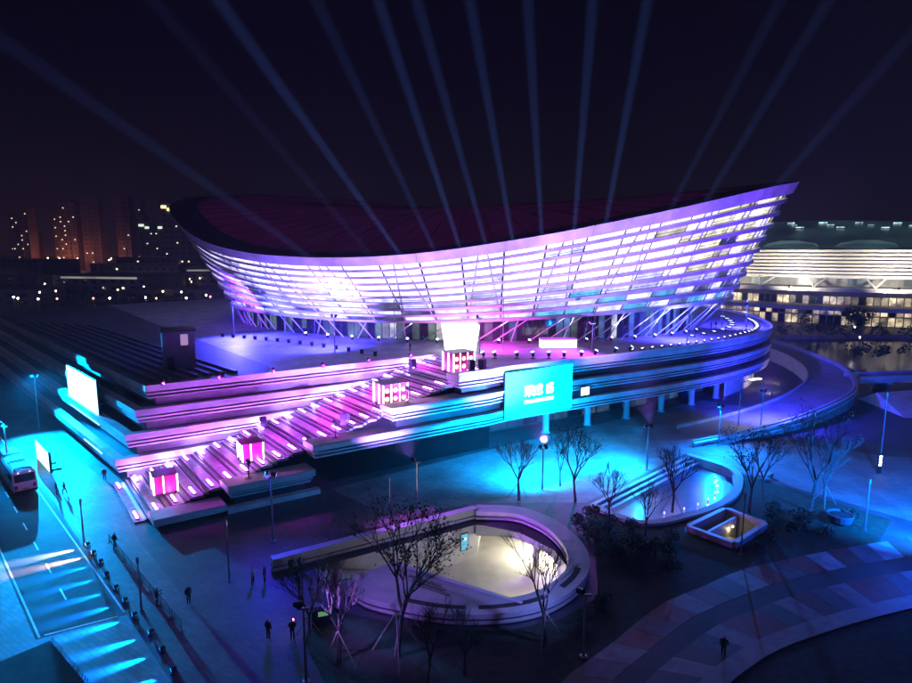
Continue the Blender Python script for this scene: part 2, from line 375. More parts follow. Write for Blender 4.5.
cols = resample(offs(smooth_path([(17.0, 94.0), (23.2, 97.6), (39.6, 106.9), (55.8, 118.3), (69.9, 133.4), (77, 150)], 6), 4.2), 10)
for c in cols: MB().lathe((c[0], c[1], 0), [(0.75, 0), (0.75, 0.15), (0.55, 0.2), (0.55, 4.42)], 14).build('column', STONE, podium, smooth=False)
warmw = offs(smooth_path([(58.0, 120.2), (64.0, 126.0), (69.9, 133.4), (74.5, 142.0), (77.6, 152.8)], 5), 3.4)
MB().sweep(warmw, 0.0, 0.3, 0.0, 4.4).build('curved_wall', WHITE, podium)
for k in range(3):
    c = FACE(20 + 9 * k); c = pt(c, (5.0, WD)); MB().lathe((c[0], c[1], 0), [(0.5, 0), (0.5, 4.42)], 12).build('column', STONE, podium)

# ================================================================== GRAND STAIRCASE
SB = -2.6; SL = 46.0 - SB; NPER = 24; per = SL / NPER; prise = 12.5 / NPER
stair = thing('grand_staircase', 'wide granite staircase washed in purple light climbing to the deck', 'staircase', (float(R0[0]), float(R0[1]), 0))
RUNS = [0.62, 0.11, 0.16, 0.11]
SMAT = [STEP, mat('step_dark', (0.03, 0.03, 0.035), 0.4, var=0.3, vscale=1.0), STEP, mat('step_dark', (0.03, 0.03, 0.035), 0.4)]
def step_mesh(rn, m):
    sp = [WD * 3.02, WD * 17.2, WD * 17.2 + U * (rn + 0.05), WD * 3.02 + U * (rn + 0.05)]
    return MB().prism([tuple(p) for p in sp][::-1], -0.30, 0.0).mesh('step', m)
smesh = [step_mesh(per * q, m) for q, m in zip(RUNS, SMAT)]
STEPS = []
for k in range(NPER):
    s_ = SB + per * k
    for j in range(4):
        z = prise * (k + (j + 1) / 4.0)
        o = link('step', smesh[j], stair); o.location = (*(U * s_), z); STEPS.append((s_, z)); s_ += per * RUNS[j]
run = per; rise = prise
def stair_height(s_): return max(0.1, prise * (int((s_ - SB) / per) + (0.25 if (s_ - SB) % per < 0.62 * per else 1.0)))
q0, q1, q2, q3 = WD * 3.1 + U * SB, WD * 17.1 + U * SB, WD * 17.1 + U * 46.0, WD * 3.1 + U * 46.0
sb = MB(); sb.v = [(*q0, -0.1), (*q1, -0.1), (*q2, 12.0), (*q3, 12.0), (*q2, -0.1), (*q3, -0.1)]; sb.f = [(0, 1, 2, 3), (3, 2, 4, 5), (0, 3, 5), (1, 4, 2)]; sb.mi = [0, 0, 1, 1]
sb.build('stair_base', [STONE, mat('recess_shade', (0.010, 0.010, 0.012), 0.9, spec=0.05)], stair)  # near-black flank paints in the shade of the recess beside the stairs

# ================================================================== LEFT WING
wing = thing('exhibition_wing', 'dark-roofed rectangular hall wing with stepped white bands beside the staircase', 'building', (-60, 100, 0), world_parts=True)
c1 = np.array((-40.5, 77.4))
wp = []
for k, (zt, s_end) in enumerate(((12.5, 45.5), (9.4, 36.0), (6.3, 25.5), (3.2, 13.5))):
    cc = c1 - U * (1.35 * k)
    p = [tuple(cc + WL * 118), tuple(cc), tuple(cc + U * (s_end + 1.35 * k))]
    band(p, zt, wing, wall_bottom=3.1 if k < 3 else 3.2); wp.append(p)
# pale wall strips behind the bands on the stair side
for k, (zt, s_end) in enumerate(((12.5, 45.5), (9.4, 36.0), (6.3, 25.5), (3.2, 13.5))):
    cc = c1 - U * (1.35 * k) + U * 1.3
    MB().sweep([tuple(cc), tuple(cc + U * (s_end - 1))], 1.30, 1.36, zt - 3.0, zt - 1.95).build('pale_wall_panel', mat('wall_grey', (0.34, 0.34, 0.36), 0.55, var=0.25, vscale=0.5), wing)
roofp = [tuple(c1), (-27.0, 86.16), (-28.8, 91.4), (-56.4, 125.4), (-104.0, 185.0), (-112, 195), tuple(c1 + WL * 118)]
rf = MB().face([(p[0], p[1], 12.503) for p in roofp]).build('roof', ROOFD, wing)
if rf.data.polygons[0].normal.z < 0: rf.data.flip_normals()
for k in range(7):
    a_ = c1 + U * (1.6 + 1.75 * k) + WL * 2.0 + np.array((0, 0)); L = 96 - k * 3
    MB().sweep([tuple(a_), tuple(a_ + WL * L)], 0, -0.55, 12.5, 12.9).build('roof_rib', mat('roof_rib', (0.10, 0.10, 0.11), 0.5), wing)
# roof stair head
hut = thing('roof_stair_head', 'small dark cube-shaped stair head standing on the dark wing roof', 'roof hut', (-41.2, 89.0, 12.5), R(28))
MB().box((0, 0, 2.9), (4.3, 4.3, 5.8)).build('body', mat('hut_cladding', (0.10, 0.12, 0.16), 0.4), hut, bevel=0.05)
MB().box((0, 0, 5.95), (4.7, 4.7, 0.3)).build('roof', DARKWALL, hut)
MB().box((0.75, -2.17, 4.6), (1.0, 0.06, 1.6)).build('sign_panel', glowmat('mauve_panel', (0.75, 0.45, 0.9), 0.5), hut)
MB().box((-1.2, -2.17, 1.1), (1.0, 0.05, 2.1)).build('door', DMETAL, hut)
# thin light line low on the side of the wing
led = MB().sweep([tuple(c1 - U * 4.05 + WL * 15 + np.array((-0.06, -0.06))), tuple(c1 - U * 4.05 + WL * 6.0 + np.array((-0.06, -0.06)))], 0.0, 0.05, 2.55, 2.7)
tag(led.build('light_strip', glowmat('cyan_line', (0.2, 0.9, 1.0), 4.0)), 'thin cyan light strip fixed low along the wing below the white billboard', 'light strip')
# ================================================================== ARENA
RIMZ = [(0, 45), (40, 43), (73, 42), (103, 43.5), (132, 47), (160, 47), (185, 44.5), (203, 41), (217, 37.5), (227, 33.4), (235, 30.9), (246, 29.1), (256, 28.6), (265, 28.8), (273, 29.7), (280, 31.1), (288, 32.8), (296, 34.9), (305, 37.1), (316, 39.9), (326, 42), (335, 43.3), (348, 45)]
LOWZ = [(0, 19.4), (60, 18), (120, 17.4), (200, 16.9), (222, 17.0), (242, 16.4), (260, 16.3), (274, 16.7), (288, 17.5), (303, 18.4), (324, 19.4), (345, 19.6)]
def ztab(tab, width):
    a = np.array([t[0] for t in tab] + [tab[0][0] + 360.0]); z = np.array([t[1] for t in tab] + [tab[0][1]])
    ang = np.arange(0, 360); v = np.interp(ang, a, z, period=360); k = np.exp(-0.5 * (np.arange(-20, 21) / width) ** 2); k /= k.sum()
    return np.convolve(np.r_[v[-20:], v, v[:20]], k, 'valid')
ZR = ztab(RIMZ, 4.0); ZL = ztab(LOWZ, 8.0)
def zt_(T, ph): return float(np.interp(ph % 360, np.arange(361), np.r_[T, T[0]]))
rot = R(-10); E1 = np.array((math.cos(rot), math.sin(rot))); E2 = np.array((-math.sin(rot), math.cos(rot)))
def S(ph, t, inset=0.0, dz=0.0):
    cx, cy_ = 4.0, 158.0 + 4.3 * t; a_ = 63 + 12.2 * t - inset; b_ = 45.4 + 15.4 * t - inset; q = R(ph)
    x = cx + a_ * math.cos(q) * E1[0] + b_ * math.sin(q) * E2[0]; y = cy_ + a_ * math.cos(q) * E1[1] + b_ * math.sin(q) * E2[1]
    z = zt_(ZL, ph) * (1 - t) + (zt_(ZR, ph) - 1.2) * t
    return (x, y, z + dz)
arena = thing('arena', 'bowl-shaped arena with tilted dark red roof and glowing louvred glass facade', 'arena', (4, 158, 12.5), world_parts=True)
NL = 9; SEG = 64
def gap(ph): return (zt_(ZR, ph) - 1.2 - zt_(ZL, ph)) / NL
def louvre(mb, ph0, ph1, k, n):
    rows = []
    for j in range(n + 1):
        ph = ph0 + (ph1 - ph0) * j / n; g = gap(ph); h = 0.34 * g
        t = k / NL; o = S(ph, t); i_ = S(ph, t, 1.35)
        rows.append([(o[0], o[1], o[2] - h / 2), (o[0], o[1], o[2] + h / 2), (i_[0], i_[1], i_[2] + h / 2 - 0.05), (i_[0], i_[1], i_[2] - h / 2 + 0.12)])
    mb.grid(rows, closed=True); mb.face(rows[0][::-1]); mb.face(rows[-1]); return mb
V0, V1 = 191.25, 354.375
dph = 360 / SEG
for k in range(NL):
    ph = V0
    while ph < V1 - 0.01:
        louvre(MB(), ph + 0.03, ph + 2 * dph - 0.03, k, 4).build('louvre_panel', WHITE, arena, weld=True); ph += 2 * dph
    rear = louvre(MB(), ph + 0.03, V0 + 360 - 0.03, k, 40).build('rear_louvre', WHITE, arena); rear['kind'] = 'stuff'
# rim fascia
def rim(mb, ph0, ph1, n):
    rows = []
    for j in range(n + 1):
        ph = ph0 + (ph1 - ph0) * j / n; hh = 1.55 + 0.05 * (zt_(ZR, ph) - 28)
        z = zt_(ZR, ph); o = S(ph, 1.0, -0.9); m_ = S(ph, 1.0, 0.15); i_ = S(ph, 1.0, 3.2)
        rows.append([(m_[0], m_[1], z - hh), (o[0], o[1], z), (i_[0], i_[1], z + 0.05), (i_[0], i_[1], z - 0.5)])
    mb.grid([r[:2] for r in rows]); mb.grid([[r[1], r[2], r[3], r[0]] for r in rows], 1); mb.face(rows[0][::-1]); mb.face(rows[-1]); return mb
RIMD = mat('rim_dark', (0.06, 0.055, 0.07), 0.5)
ph = V0
while ph < V1 - 0.01: rim(MB(), ph + 0.02, ph + 2 * dph - 0.02, 5).build('rim_panel', [WHITE, RIMD], arena, weld=True); ph += 2 * dph
rim(MB(), ph + 0.02, V0 + 360 - 0.02, 48).build('rear_rim', [RIMD, RIMD], arena)
# glass panes between the louvres: lit rooms plus floodlight painted into the glow, whiter and brighter in the middle, warmer and patchier to the right
backing = MB(); rows = []
for j in range(0, 181):
    ph = j * 2.0; rows.append([S(ph, t, 1.55) for t in (0.0, 0.25, 0.5, 0.75, 1.0)])
backing.grid(rows).build('curtain_wall_frame', DARKWALL, arena)
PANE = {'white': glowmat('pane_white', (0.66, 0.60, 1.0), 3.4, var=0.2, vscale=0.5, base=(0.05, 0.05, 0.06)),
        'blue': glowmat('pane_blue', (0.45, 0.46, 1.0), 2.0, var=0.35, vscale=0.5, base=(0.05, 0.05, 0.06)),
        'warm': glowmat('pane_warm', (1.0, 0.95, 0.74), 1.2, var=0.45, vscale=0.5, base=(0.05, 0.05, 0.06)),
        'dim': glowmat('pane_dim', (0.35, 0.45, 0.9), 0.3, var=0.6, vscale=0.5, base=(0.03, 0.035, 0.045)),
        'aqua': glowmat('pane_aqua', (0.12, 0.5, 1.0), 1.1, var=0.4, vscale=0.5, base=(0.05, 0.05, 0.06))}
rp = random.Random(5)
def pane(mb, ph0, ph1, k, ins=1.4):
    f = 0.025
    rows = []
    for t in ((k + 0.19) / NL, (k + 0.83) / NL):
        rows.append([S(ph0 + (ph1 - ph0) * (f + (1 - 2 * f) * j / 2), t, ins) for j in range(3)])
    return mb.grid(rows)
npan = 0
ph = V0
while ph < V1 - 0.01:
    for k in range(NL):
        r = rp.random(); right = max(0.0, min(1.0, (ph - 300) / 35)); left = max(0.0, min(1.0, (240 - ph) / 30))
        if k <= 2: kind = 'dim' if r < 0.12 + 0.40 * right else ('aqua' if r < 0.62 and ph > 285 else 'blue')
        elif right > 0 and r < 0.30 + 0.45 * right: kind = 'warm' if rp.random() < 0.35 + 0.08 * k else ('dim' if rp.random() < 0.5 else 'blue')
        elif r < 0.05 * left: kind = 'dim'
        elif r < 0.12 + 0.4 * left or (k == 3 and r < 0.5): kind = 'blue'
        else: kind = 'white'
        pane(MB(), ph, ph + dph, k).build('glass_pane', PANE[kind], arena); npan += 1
    ph += dph
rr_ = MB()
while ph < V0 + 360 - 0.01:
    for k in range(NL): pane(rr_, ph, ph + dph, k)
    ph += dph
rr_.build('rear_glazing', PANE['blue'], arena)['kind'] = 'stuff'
# raking ribs in front of the glass
ph = V0
i = 0
while ph < V1:
    p0, p1 = S(ph, 0.0, 0.9), S(ph + (2.2 if i % 2 else -2.2), 0.97, 0.9)
    MB().tube(p0, p1, 0.16, 0.16, 6).build('rib', mat('rib_paint', (0.5, 0.5, 0.52), 0.4), arena); ph += dph; i += 1
# catwalk rails glimpsed in the gaps
for k in range(2, NL):
    mb = MB(); ph = 262.0
    while ph < 350:
        a_, b_ = S(ph, (k + 0.42) / NL, 1.2), S(ph + 2.6, (k + 0.42) / NL, 1.2); mb.tube(a_, b_, 0.05, 0.05, 4, caps=False); ph += 2.6
    mb.build('catwalk_rail', DMETAL, arena)
# base storey: glass wall, soffit, slanted columns
def Bs(ph, z, inset=0.0):
    q = R(ph); a_ = 57.0 - inset; b_ = 41.0 - inset
    return (2.0 + a_ * math.cos(q) * E1[0] + b_ * math.sin(q) * E2[0], 158.6 + a_ * math.cos(q) * E1[1] + b_ * math.sin(q) * E2[1], z)
MB().grid([[Bs(j * 2.0, 12.5) for j in range(181)], [Bs(j * 2.0, zt_(ZL, j * 2.0) - 0.2) for j in range(181)]]).build('base_wall', DARKWALL, arena)
MB().grid([[Bs(j * 2.0, zt_(ZL, j * 2.0) - 0.3) for j in range(181)], [S(j * 2.0, 0.0, 1.0, -0.25) for j in range(181)]]).build('soffit', mat('soffit_pale', (0.5, 0.5, 0.52), 0.5), arena)
BP = [glowmat('lobby_green', (0.30, 0.50, 0.36), 0.30, var=0.6, vscale=0.4, base=(0.03, 0.04, 0.04)), glowmat('lobby_blue', (0.15, 0.35, 0.8), 0.35, var=0.6, vscale=0.4, base=(0.03, 0.04, 0.05)),
      glowmat('lobby_white', (0.8, 0.85, 0.8), 0.55, var=0.6, vscale=0.4, base=(0.05, 0.05, 0.05)), GLASSD]
ph = 196.0
while ph < 350:
    w = 1.6
    rows = [[Bs(ph + w * (0.07 + 0.86 * j / 2), z if z < 13 else zt_(ZL, ph) - 0.6, -0.08) for j in range(3)] for z in (12.6, 20)]
    r = rp.random()
    MB().grid(rows).build('lobby_pane', BP[3] if r < 0.5 else BP[1] if ph > 285 and r < 0.8 else BP[2] if r > 0.92 else BP[0], arena)
    ph += w
ph = 194.0; i = 0
while ph < 352:
    a_ = Bs(ph, 12.5, -1.2); b_ = S(ph + (3.6 if ph > 262 else -3.6) * (1.0 if i % 3 else -0.4), 0.0, 1.2, -0.3)
    MB().tube(a_, b_, 0.15, 0.12, 6).build('slanted_column', WHITE, arena); ph += 3.4; i += 1
# roof: dark outer ring, oxblood inner shell with standing seams
def roofpt(ph, s_):
    z = zt_(ZR, ph); o = S(ph, 1.0, 3.0); c = (4.0, 162.3, 41.0); b = s_ * s_
    return (c[0] + (o[0] - c[0]) * s_, c[1] + (o[1] - c[1]) * s_, z * b + c[2] * (1 - b))
rows = [[roofpt(j * 3.0, s_) for j in range(121)] for s_ in (1.0, 0.985, 0.965)]
MB().grid([[(p[0], p[1], p[2] - 0.15) for p in rows[0]], [(p[0], p[1], p[2] + 0.25) for p in rows[1]], [(p[0], p[1], p[2] + 0.1) for p in rows[2]]]).build('roof_ring', mat('roof_ring', (0.05, 0.045, 0.055), 0.5), arena, smooth=True, weld=True)
MB().grid([[roofpt(j * 3.0, s_) for j in range(121)] for s_ in (0.97, 0.88, 0.7, 0.58, 0.46, 0.34, 0.22, 0.1, 0.02)]).build('roof_shell', ROOFR, arena, smooth=True, weld=True)
seam = MB()
for j in range(72):
    pts = [roofpt(j * 5.0, s_) for s_ in (0.965, 0.76, 0.55, 0.38, 0.2)]
    for p, q in zip(pts, pts[1:]): seam.tube((p[0], p[1], p[2] + 0.05), (q[0], q[1], q[2] + 0.05), 0.10, 0.10, 4, caps=False)
seam.build('roof_seam', mat('roof_seam', (0.16, 0.03, 0.06), 0.5), arena)['kind'] = 'stuff'
# ================================================================== LIT SCREENS
def text_obj(body, size, m, parent, loc, rx=0.0, align='CENTER', bold=0.0):
    cu = bpy.data.curves.new('txt', 'FONT'); cu.body = body; cu.size = size; cu.extrude = 0.01; cu.offset = bold; cu.align_x = align; cu.align_y = 'CENTER'
    t = bpy.data.objects.new('txt', cu); COL.objects.link(t)
    me = bpy.data.meshes.new_from_object(t.evaluated_get(bpy.context.evaluated_depsgraph_get())); bpy.data.objects.remove(t)
    me.materials.clear(); me.materials.append(m)
    o = link('lettering', me, parent); o.location = loc; o.rotation_euler = (R(90), 0, 0); return o
LEDC = glowmat('led_cyan', (0.0, 0.85, 0.97), 4.0); LEDW = glowmat('led_white', (0.45, 0.9, 1.0), 2.6); LETT = glowmat('led_letter', (1, 1, 1), 5.0)
fd = math.atan2(7.4, 11.4)
scr = thing('led_screen', 'large cyan led screen with white lettering hung on the podium front', 'screen', (12.8, 91.35, 5.0), fd)
MB().box((0, 0.10, 3.55), (13.3, 0.4, 7.0)).build('frame', DMETAL, scr)
MB().box((0, -0.135, 3.55), (13.4, 0.06, 7.1)).build('display', LEDC, scr)
text_obj('荣威', 1.8, LETT, scr, (-1.25, -0.19, 3.75), bold=0.06)
text_obj('i5', 2.1, LETT, scr, (2.05, -0.19, 3.75), bold=0.09)
for k in range(9): MB().box((-2.75 + k * 0.66, -0.19, 2.2), (0.46, 0.04, 0.46)).build('caption_mark', LETT, scr)
s2 = thing('small_led_panel', 'small bright white panel beside the cyan screen', 'screen', (20.6, 95.2, 7.0), fd)
MB().box((0, 0, 0.65), (1.9, 0.3, 1.4)).build('frame', DMETAL, s2); MB().box((0, -0.17, 0.65), (1.75, 0.05, 1.25)).build('display', glowmat('panel_white', (0.8, 0.95, 1.0), 3.0), s2)
bb = thing('billboard', 'big overexposed white billboard on the cyan side of the wing', 'billboard', tuple(c1 - U * 2.3 + WL * 22.2) + (4.6,), math.atan2(-WL[1], -WL[0]))
MB().box((0, 0.14, 3.4), (17.6, 0.35, 7.0)).build('frame', DMETAL, bb); MB().box((0, -0.07, 3.4), (17.2, 0.06, 6.6)).build('display', LEDW, bb)
for x in (-6, -2, 2, 6): MB().box((x, 0.8, 2.6), (0.2, 1.6, 0.2)).build('bracket', METAL, bb)
gs = thing('ground_led_wall', 'free-standing white led wall on the cyan pavement behind the bus', 'screen', (-58.0, 82.0, 0), math.atan2(-WL[1], -WL[0]) )
MB().box((0, 0.12, 1.5), (8.2, 0.3, 2.9)).build('frame', DMETAL, gs); MB().box((0, -0.06, 1.5), (8.0, 0.05, 2.7)).build('display', LEDW, gs)
for x in (-3.2, 0, 3.2): MB().box((x, 0.8, 0.1), (0.2, 1.4, 0.2)).build('foot', DMETAL, gs)

# ================================================================== SHOW LIGHTS
LENS = {}
def lens(col, s):
    key = 'lens_%d_%d_%d_%d' % (col[0] * 100, col[1] * 100, col[2] * 100, s); return glowmat(key, col, s, sample=False)
def flood(name, label, group, loc, aim, energy, col, size=60, blend=0.7, r=0.28, stand=0.5, glow_s=12, cat='spotlight', rad=0.15, base=True):
    """a stage lamp: base plate, yoke, can, lens and its light"""
    t = thing(name, label, cat, loc, 0, group)
    h = Vector((0, 0, stand)); d = (Vector(aim) - (Vector(loc) + h)).normalized()
    if base:
        MB().box((0, 0, 0.04), (r * 2.4, r * 2.4, 0.08)).tube((0, 0, 0.08), (0, 0, max(0.1, stand - r)), 0.05 + r * 0.12, n=6).build('stand', DMETAL, t)
    MB().tube(h - d * r * 1.3, h + d * r * 1.1, r * 0.8, r, 10).build('can', DMETAL, t)
    MB().tube(h + d * r * 1.11, h + d * r * 1.14, r * 0.9, n=10).build('lens', lens(col, glow_s), t)
    p = Vector(loc) + h + d * (r * 1.3 + 0.03)
    lamp('light', 'SPOT', p, energy, col, t, Vector(loc) + h + d * 50, size, blend, rad)
    return t
BEAM_E = 3.2e7
BEAMS = [((-1.5, 97.5), (-75.3, 83.5, 68.7), .5), ((-0.2, 97.5), (-44.7, 83.5, 68.7), .25), ((2.4, 97.5), (-35.4, 83.5, 68.7), 1.0), ((4.4, 97.5), (-21.2, 83.5, 68.7), .5), ((6.3, 97.5), (-12.3, 83.5, 68.7), .9),
         ((9.9, 97.5), (-7.1, 83.5, 68.7), .75), ((12.5, 97.5), (0.4, 83.5, 68.7), .8), ((15.1, 97.5), (8.6, 83.5, 68.7), .75), ((17.6, 97.5), (17.9, 83.5, 68.7), .8), ((20.5, 97.9), (25.7, 83.9, 68.7), .8),
         ((23.1, 99.2), (45.2, 84.5, 68.7), .35), ((27.0, 101.6), (52.6, 86.0, 68.7), .45), ((30.1, 103.4), (69.7, 87.0, 68.7), .4)]
for (x, y), e, s_ in BEAMS:
    flood('searchlight', 'sky searchlight on the deck edge throwing a narrow blue beam upward', 'searchlights along the deck edge', (x, y, 12.51), e, BEAM_E * s_, (0.12, 0.28, 1.0), size=2.5, blend=1.0, r=0.32, stand=0.8, glow_s=20, rad=0.05)
# floods on the deck washing the facade
LAV = (0.24, 0.19, 1.0); VIO = (0.20, 0.045, 1.0); BLU = (0.05, 0.045, 1.0); CYA = (0.0, 0.34, 1.0); PNK = (0.85, 0.02, 0.80); PUR = (0.48, 0.04, 1.0)
def Bq(ph, out): 
    p = Bs(ph, 12.51, -out); return p
k = 0
for ph in np.arange(244, 336, 5.6):
    p = Bq(ph, 3.2); q = S(ph, 0.25, 1.0)
    flood('facade_uplight', 'small white uplight on the deck at the foot of the arena glass', 'uplights at the foot of the arena', p, q, 12000, (0.6, 0.5, 1.0), size=64, r=0.24, stand=0.45, glow_s=40); k += 1
# stair light bars: a lit bar at both ends of every third step
bar0 = None
def light_bar(loc, rz, label, group, L=2.3):
    global bar0
    if bar0 is None:
        t = thing('light_bar', label, 'light bar', loc, rz, group)
        MB().box((0, 0, 0.07), (L, 0.26, 0.14)).build('housing', DMETAL, t)
        MB().box((0, 0, 0.165), (L * 0.92, 0.2, 0.05)).build('lens', glowmat('bar_lens', (0.55, 0.13, 1.0), 150.0), t)
        bar0 = t; return t
    c = copytree(bar0); c.location = loc; c.rotation_euler = (0, 0, rz); c['label'] = label; c['group'] = group; return c
wrz = math.atan2(WD[1], WD[0])
for k in range(NPER):
    z = prise * (k + 0.25) + 0.004
    for w, nm, gr in ((16.0, 'lit violet bar lamp on a stair tread along the wing wall', 'bar lamps along the wall side of the stairs'), (4.9, 'lit violet bar lamp on a stair tread beside the stepped blocks', 'bar lamps along the block side of the stairs')):
        p = pt(R0, (SB + per * k + 0.45, U), (w, WD)); tb = light_bar((p[0], p[1], z), wrz, nm, gr)
        if w > 10 and k % 2 == 1: lamp('light', 'POINT', (p[0] - 0.35, p[1] + 0.5, z + 0.7), 480, (0.40, 0.27, 1.0), tb, None, rad=0.2)
# deck bars
DB = resample(offs(PATHS[0][1:], 3.2), 74)
DB2 = resample(offs(PATHS[0][1:], 8.5), 74)
decklens = glowmat('deck_lens', (0.7, 0.76, 1.0), 4.0)
b1 = None
for row, lst, rng, gr in ((0, DB, range(15, 43), 'outer row of deck light bars'), (1, DB2, range(26, 46, 2), 'inner row of deck light bars')):
    for k in rng:
        p = lst[k]; d = lst[k + 1] - lst[k]; rz = math.atan2(d[1], d[0]) + (0.5 if row == 0 else 0.9)
        lab = ('short white light bar lying along the outer edge of the deck', 'short white light bar lying nearer the arena on the deck')[row]
        if b1 is None:
            b1 = thing('deck_light_bar', lab, 'light bar', (p[0], p[1], 12.51), rz, gr)
            MB().box((0, 0, 0.12), (2.0, 0.5, 0.24)).build('housing', DMETAL, b1); MB().box((0, 0, 0.265), (1.0, 0.26, 0.05)).build('lens', decklens, b1)
        else:
            c = copytree(b1); c.location = (p[0], p[1], 12.51); c.rotation_euler = (0, 0, rz); c['label'] = lab; c['group'] = gr
# wash lights on the stepped blocks, thrown across the stairs on to the wing wall
for s_, z in ((9.5, 3.2), (20.5, 6.3), (31.0, 9.4)):
    p = pt(R0, (s_, U), (1.6, WD)); q = pt(R0, (s_ + 2, U), (15.5, WD))
    flood('wash_light', {9.5: 'tall violet wash lamp on the lowest stepped block of the stairs', 20.5: 'tall violet wash lamp on the middle stepped block of the stairs', 31.0: 'tall violet wash lamp on the upper stepped block of the stairs'}[s_], None, (p[0], p[1], z + 0.005), (q[0], q[1], z + 2.2), 4200, PUR, size=110, r=0.3, stand=2.0, glow_s=10)
for k, s_ in enumerate((2.0, 9.0, 16.5, 24.0, 31.5, 39.0)):  # lamps added along the parapet to wash the stairs in magenta
    p = c1 + U * s_ + np.array((0.25, -0.15)); q = pt(R0, (s_ + 2.5, U), (11.5, WD))
    flood('added_stair_wash', ('added magenta wash lamp on the corner of the wing roof above the stairs', 'added magenta wash lamp on the wing parapet')[k > 0], 'added wash lamps on the wing parapet', (p[0], p[1], 12.51), (q[0], q[1], 12.5 * s_ / 46.0), (30000, 30000, 30000, 28000, 22000, 16000)[k], (PUR, PNK, PUR, PNK, PNK, PNK)[k], size=74, blend=1.0, r=0.2, stand=0.45, glow_s=15)
# glowing stage cubes on the stairs
TUBE = glowmat('tube_white', (1.0, 0.72, 1.0), 12.0); WARMD = glowmat('warm_dot', (1.0, 0.45, 0.35), 5.0); CUBE = mat('crimson_panel', (0.42, 0.02, 0.12), 0.4)
PINKF = glowmat('pink_face', (0.80, 0.03, 0.45), 0.4, var=0.6, vscale=0.7, base=(0.4, 0.02, 0.12))
DARKF = glowmat('crimson_face', (0.55, 0.01, 0.14), 0.28, var=0.5, vscale=0.7, base=(0.3, 0.02, 0.1))
def stage_cube(loc, rz, label, dots, w=3.4, d=3.0, h=2.7):
    t = thing('stage_cube', label, 'light cube', loc, rz, 'glowing cubes on the stairs')
    MB().box((0, 0, h / 2), (w - 0.3, d - 0.3, h - 0.1)).build('body', DARKF if dots else PINKF, t); MB().box((0, 0, h + 0.03), (w, d, 0.12)).build('top', mat('cube_top', (0.10, 0.02, 0.06), 0.4), t)
    for x, y in ((-1, -1), (1, -1), (1, 1), (-1, 1)): MB().box((x * (w / 2 - 0.06), y * (d / 2 - 0.06), h / 2), (0.12, 0.12, h - 0.06)).build('light_tube', TUBE, t)
    for x in ((-0.17, 0.17) if dots else (-0.08,)):
        MB().box((x * w, -d / 2 + 0.10, h / 2), (0.10, 0.1, h - 0.1)).build('light_tube', TUBE, t)
    MB().box((-w / 2 + 0.10, 0, h / 2), (0.1, 0.14, h - 0.1)).build('light_tube', TUBE, t)
    MB().box((w / 2 - 0.10, 0, h / 2), (0.1, 0.14, h - 0.1)).build('light_tube', TUBE, t)
    if dots:
        for x in (-0.33, 0.0, 0.33):
            for z in (0.3, 0.7): MB().tube((x * w, -d / 2 + 0.16, z * h), (x * w, -d / 2 + 0.10, z * h), 0.34, 0.30, 12).build('lamp_disc', WARMD, t)
        for y in (-0.25, 0.25):
            for z in (0.3, 0.7): MB().tube((w / 2 - 0.16, y * d, z * h), (w / 2 - 0.10, y * d, z * h), 0.34, 0.30, 12).build('lamp_disc', WARMD, t)
    for x, y in ((-1, -1), (1, -1), (1, 1), (-1, 1)): MB().box((x * (w / 2 - 0.3), y * (d / 2 - 0.3), -0.18), (0.2, 0.2, 0.5)).build('foot', DMETAL, t)
    return t
def stair_z(p):
    s_ = float(np.linalg.solve(np.array([U, WD]).T, np.array(p) - R0)[0]); return min(12.5, stair_height(s_))
for p, lab, dots in (((-35.0, 69.6), 'plain pink glowing cube low on the stairs near the foot', False), ((-26.0, 74.0), 'pink light-tube cube halfway up the stairs', False), ((-9.2, 83.6), 'crimson cube with glowing lamp discs near the head of the stairs', True), ((0.4, 91.0), 'crimson cube with glowing lamp discs below the white flared cube', True)):
    z = stair_z(p); big = dots
    stage_cube((p[0], p[1], z + 0.3), R(33), lab, dots, 3.9 if big else 2.7, 3.2 if big else 2.5, 2.9 if big else 2.2)
fl = thing('flared_led_cube', 'white overexposed led cube flaring wider at the top on the deck', 'screen', (0.7, 105.0, 12.51), R(4))
mb = MB(); mb.box((0, 0, 2.5), (5.2, 4.0, 4.4), taper=1.22); mb.build('display', glowmat('led_pinkwhite', (1.0, 0.93, 1.0), 3.5), fl); MB().box((0, 0, 0.15), (5.0, 3.8, 0.3)).build('plinth', DMETAL, fl)
bo = thing('white_booth', 'low white glowing counter on the deck before the arena', 'booth', (18.4, 108.6, 12.51), R(4))
MB().box((0, 0, 0.85), (6.4, 2.2, 1.5)).build('front', glowmat('booth_white', (1.0, 0.85, 1.0), 2.2, var=0.2), bo); MB().box((0, 0, 1.68), (6.7, 2.5, 0.14)).build('top', WHITE, bo); MB().box((0, 0, 0.05), (6.2, 2.0, 0.1)).build('base', DMETAL, bo)
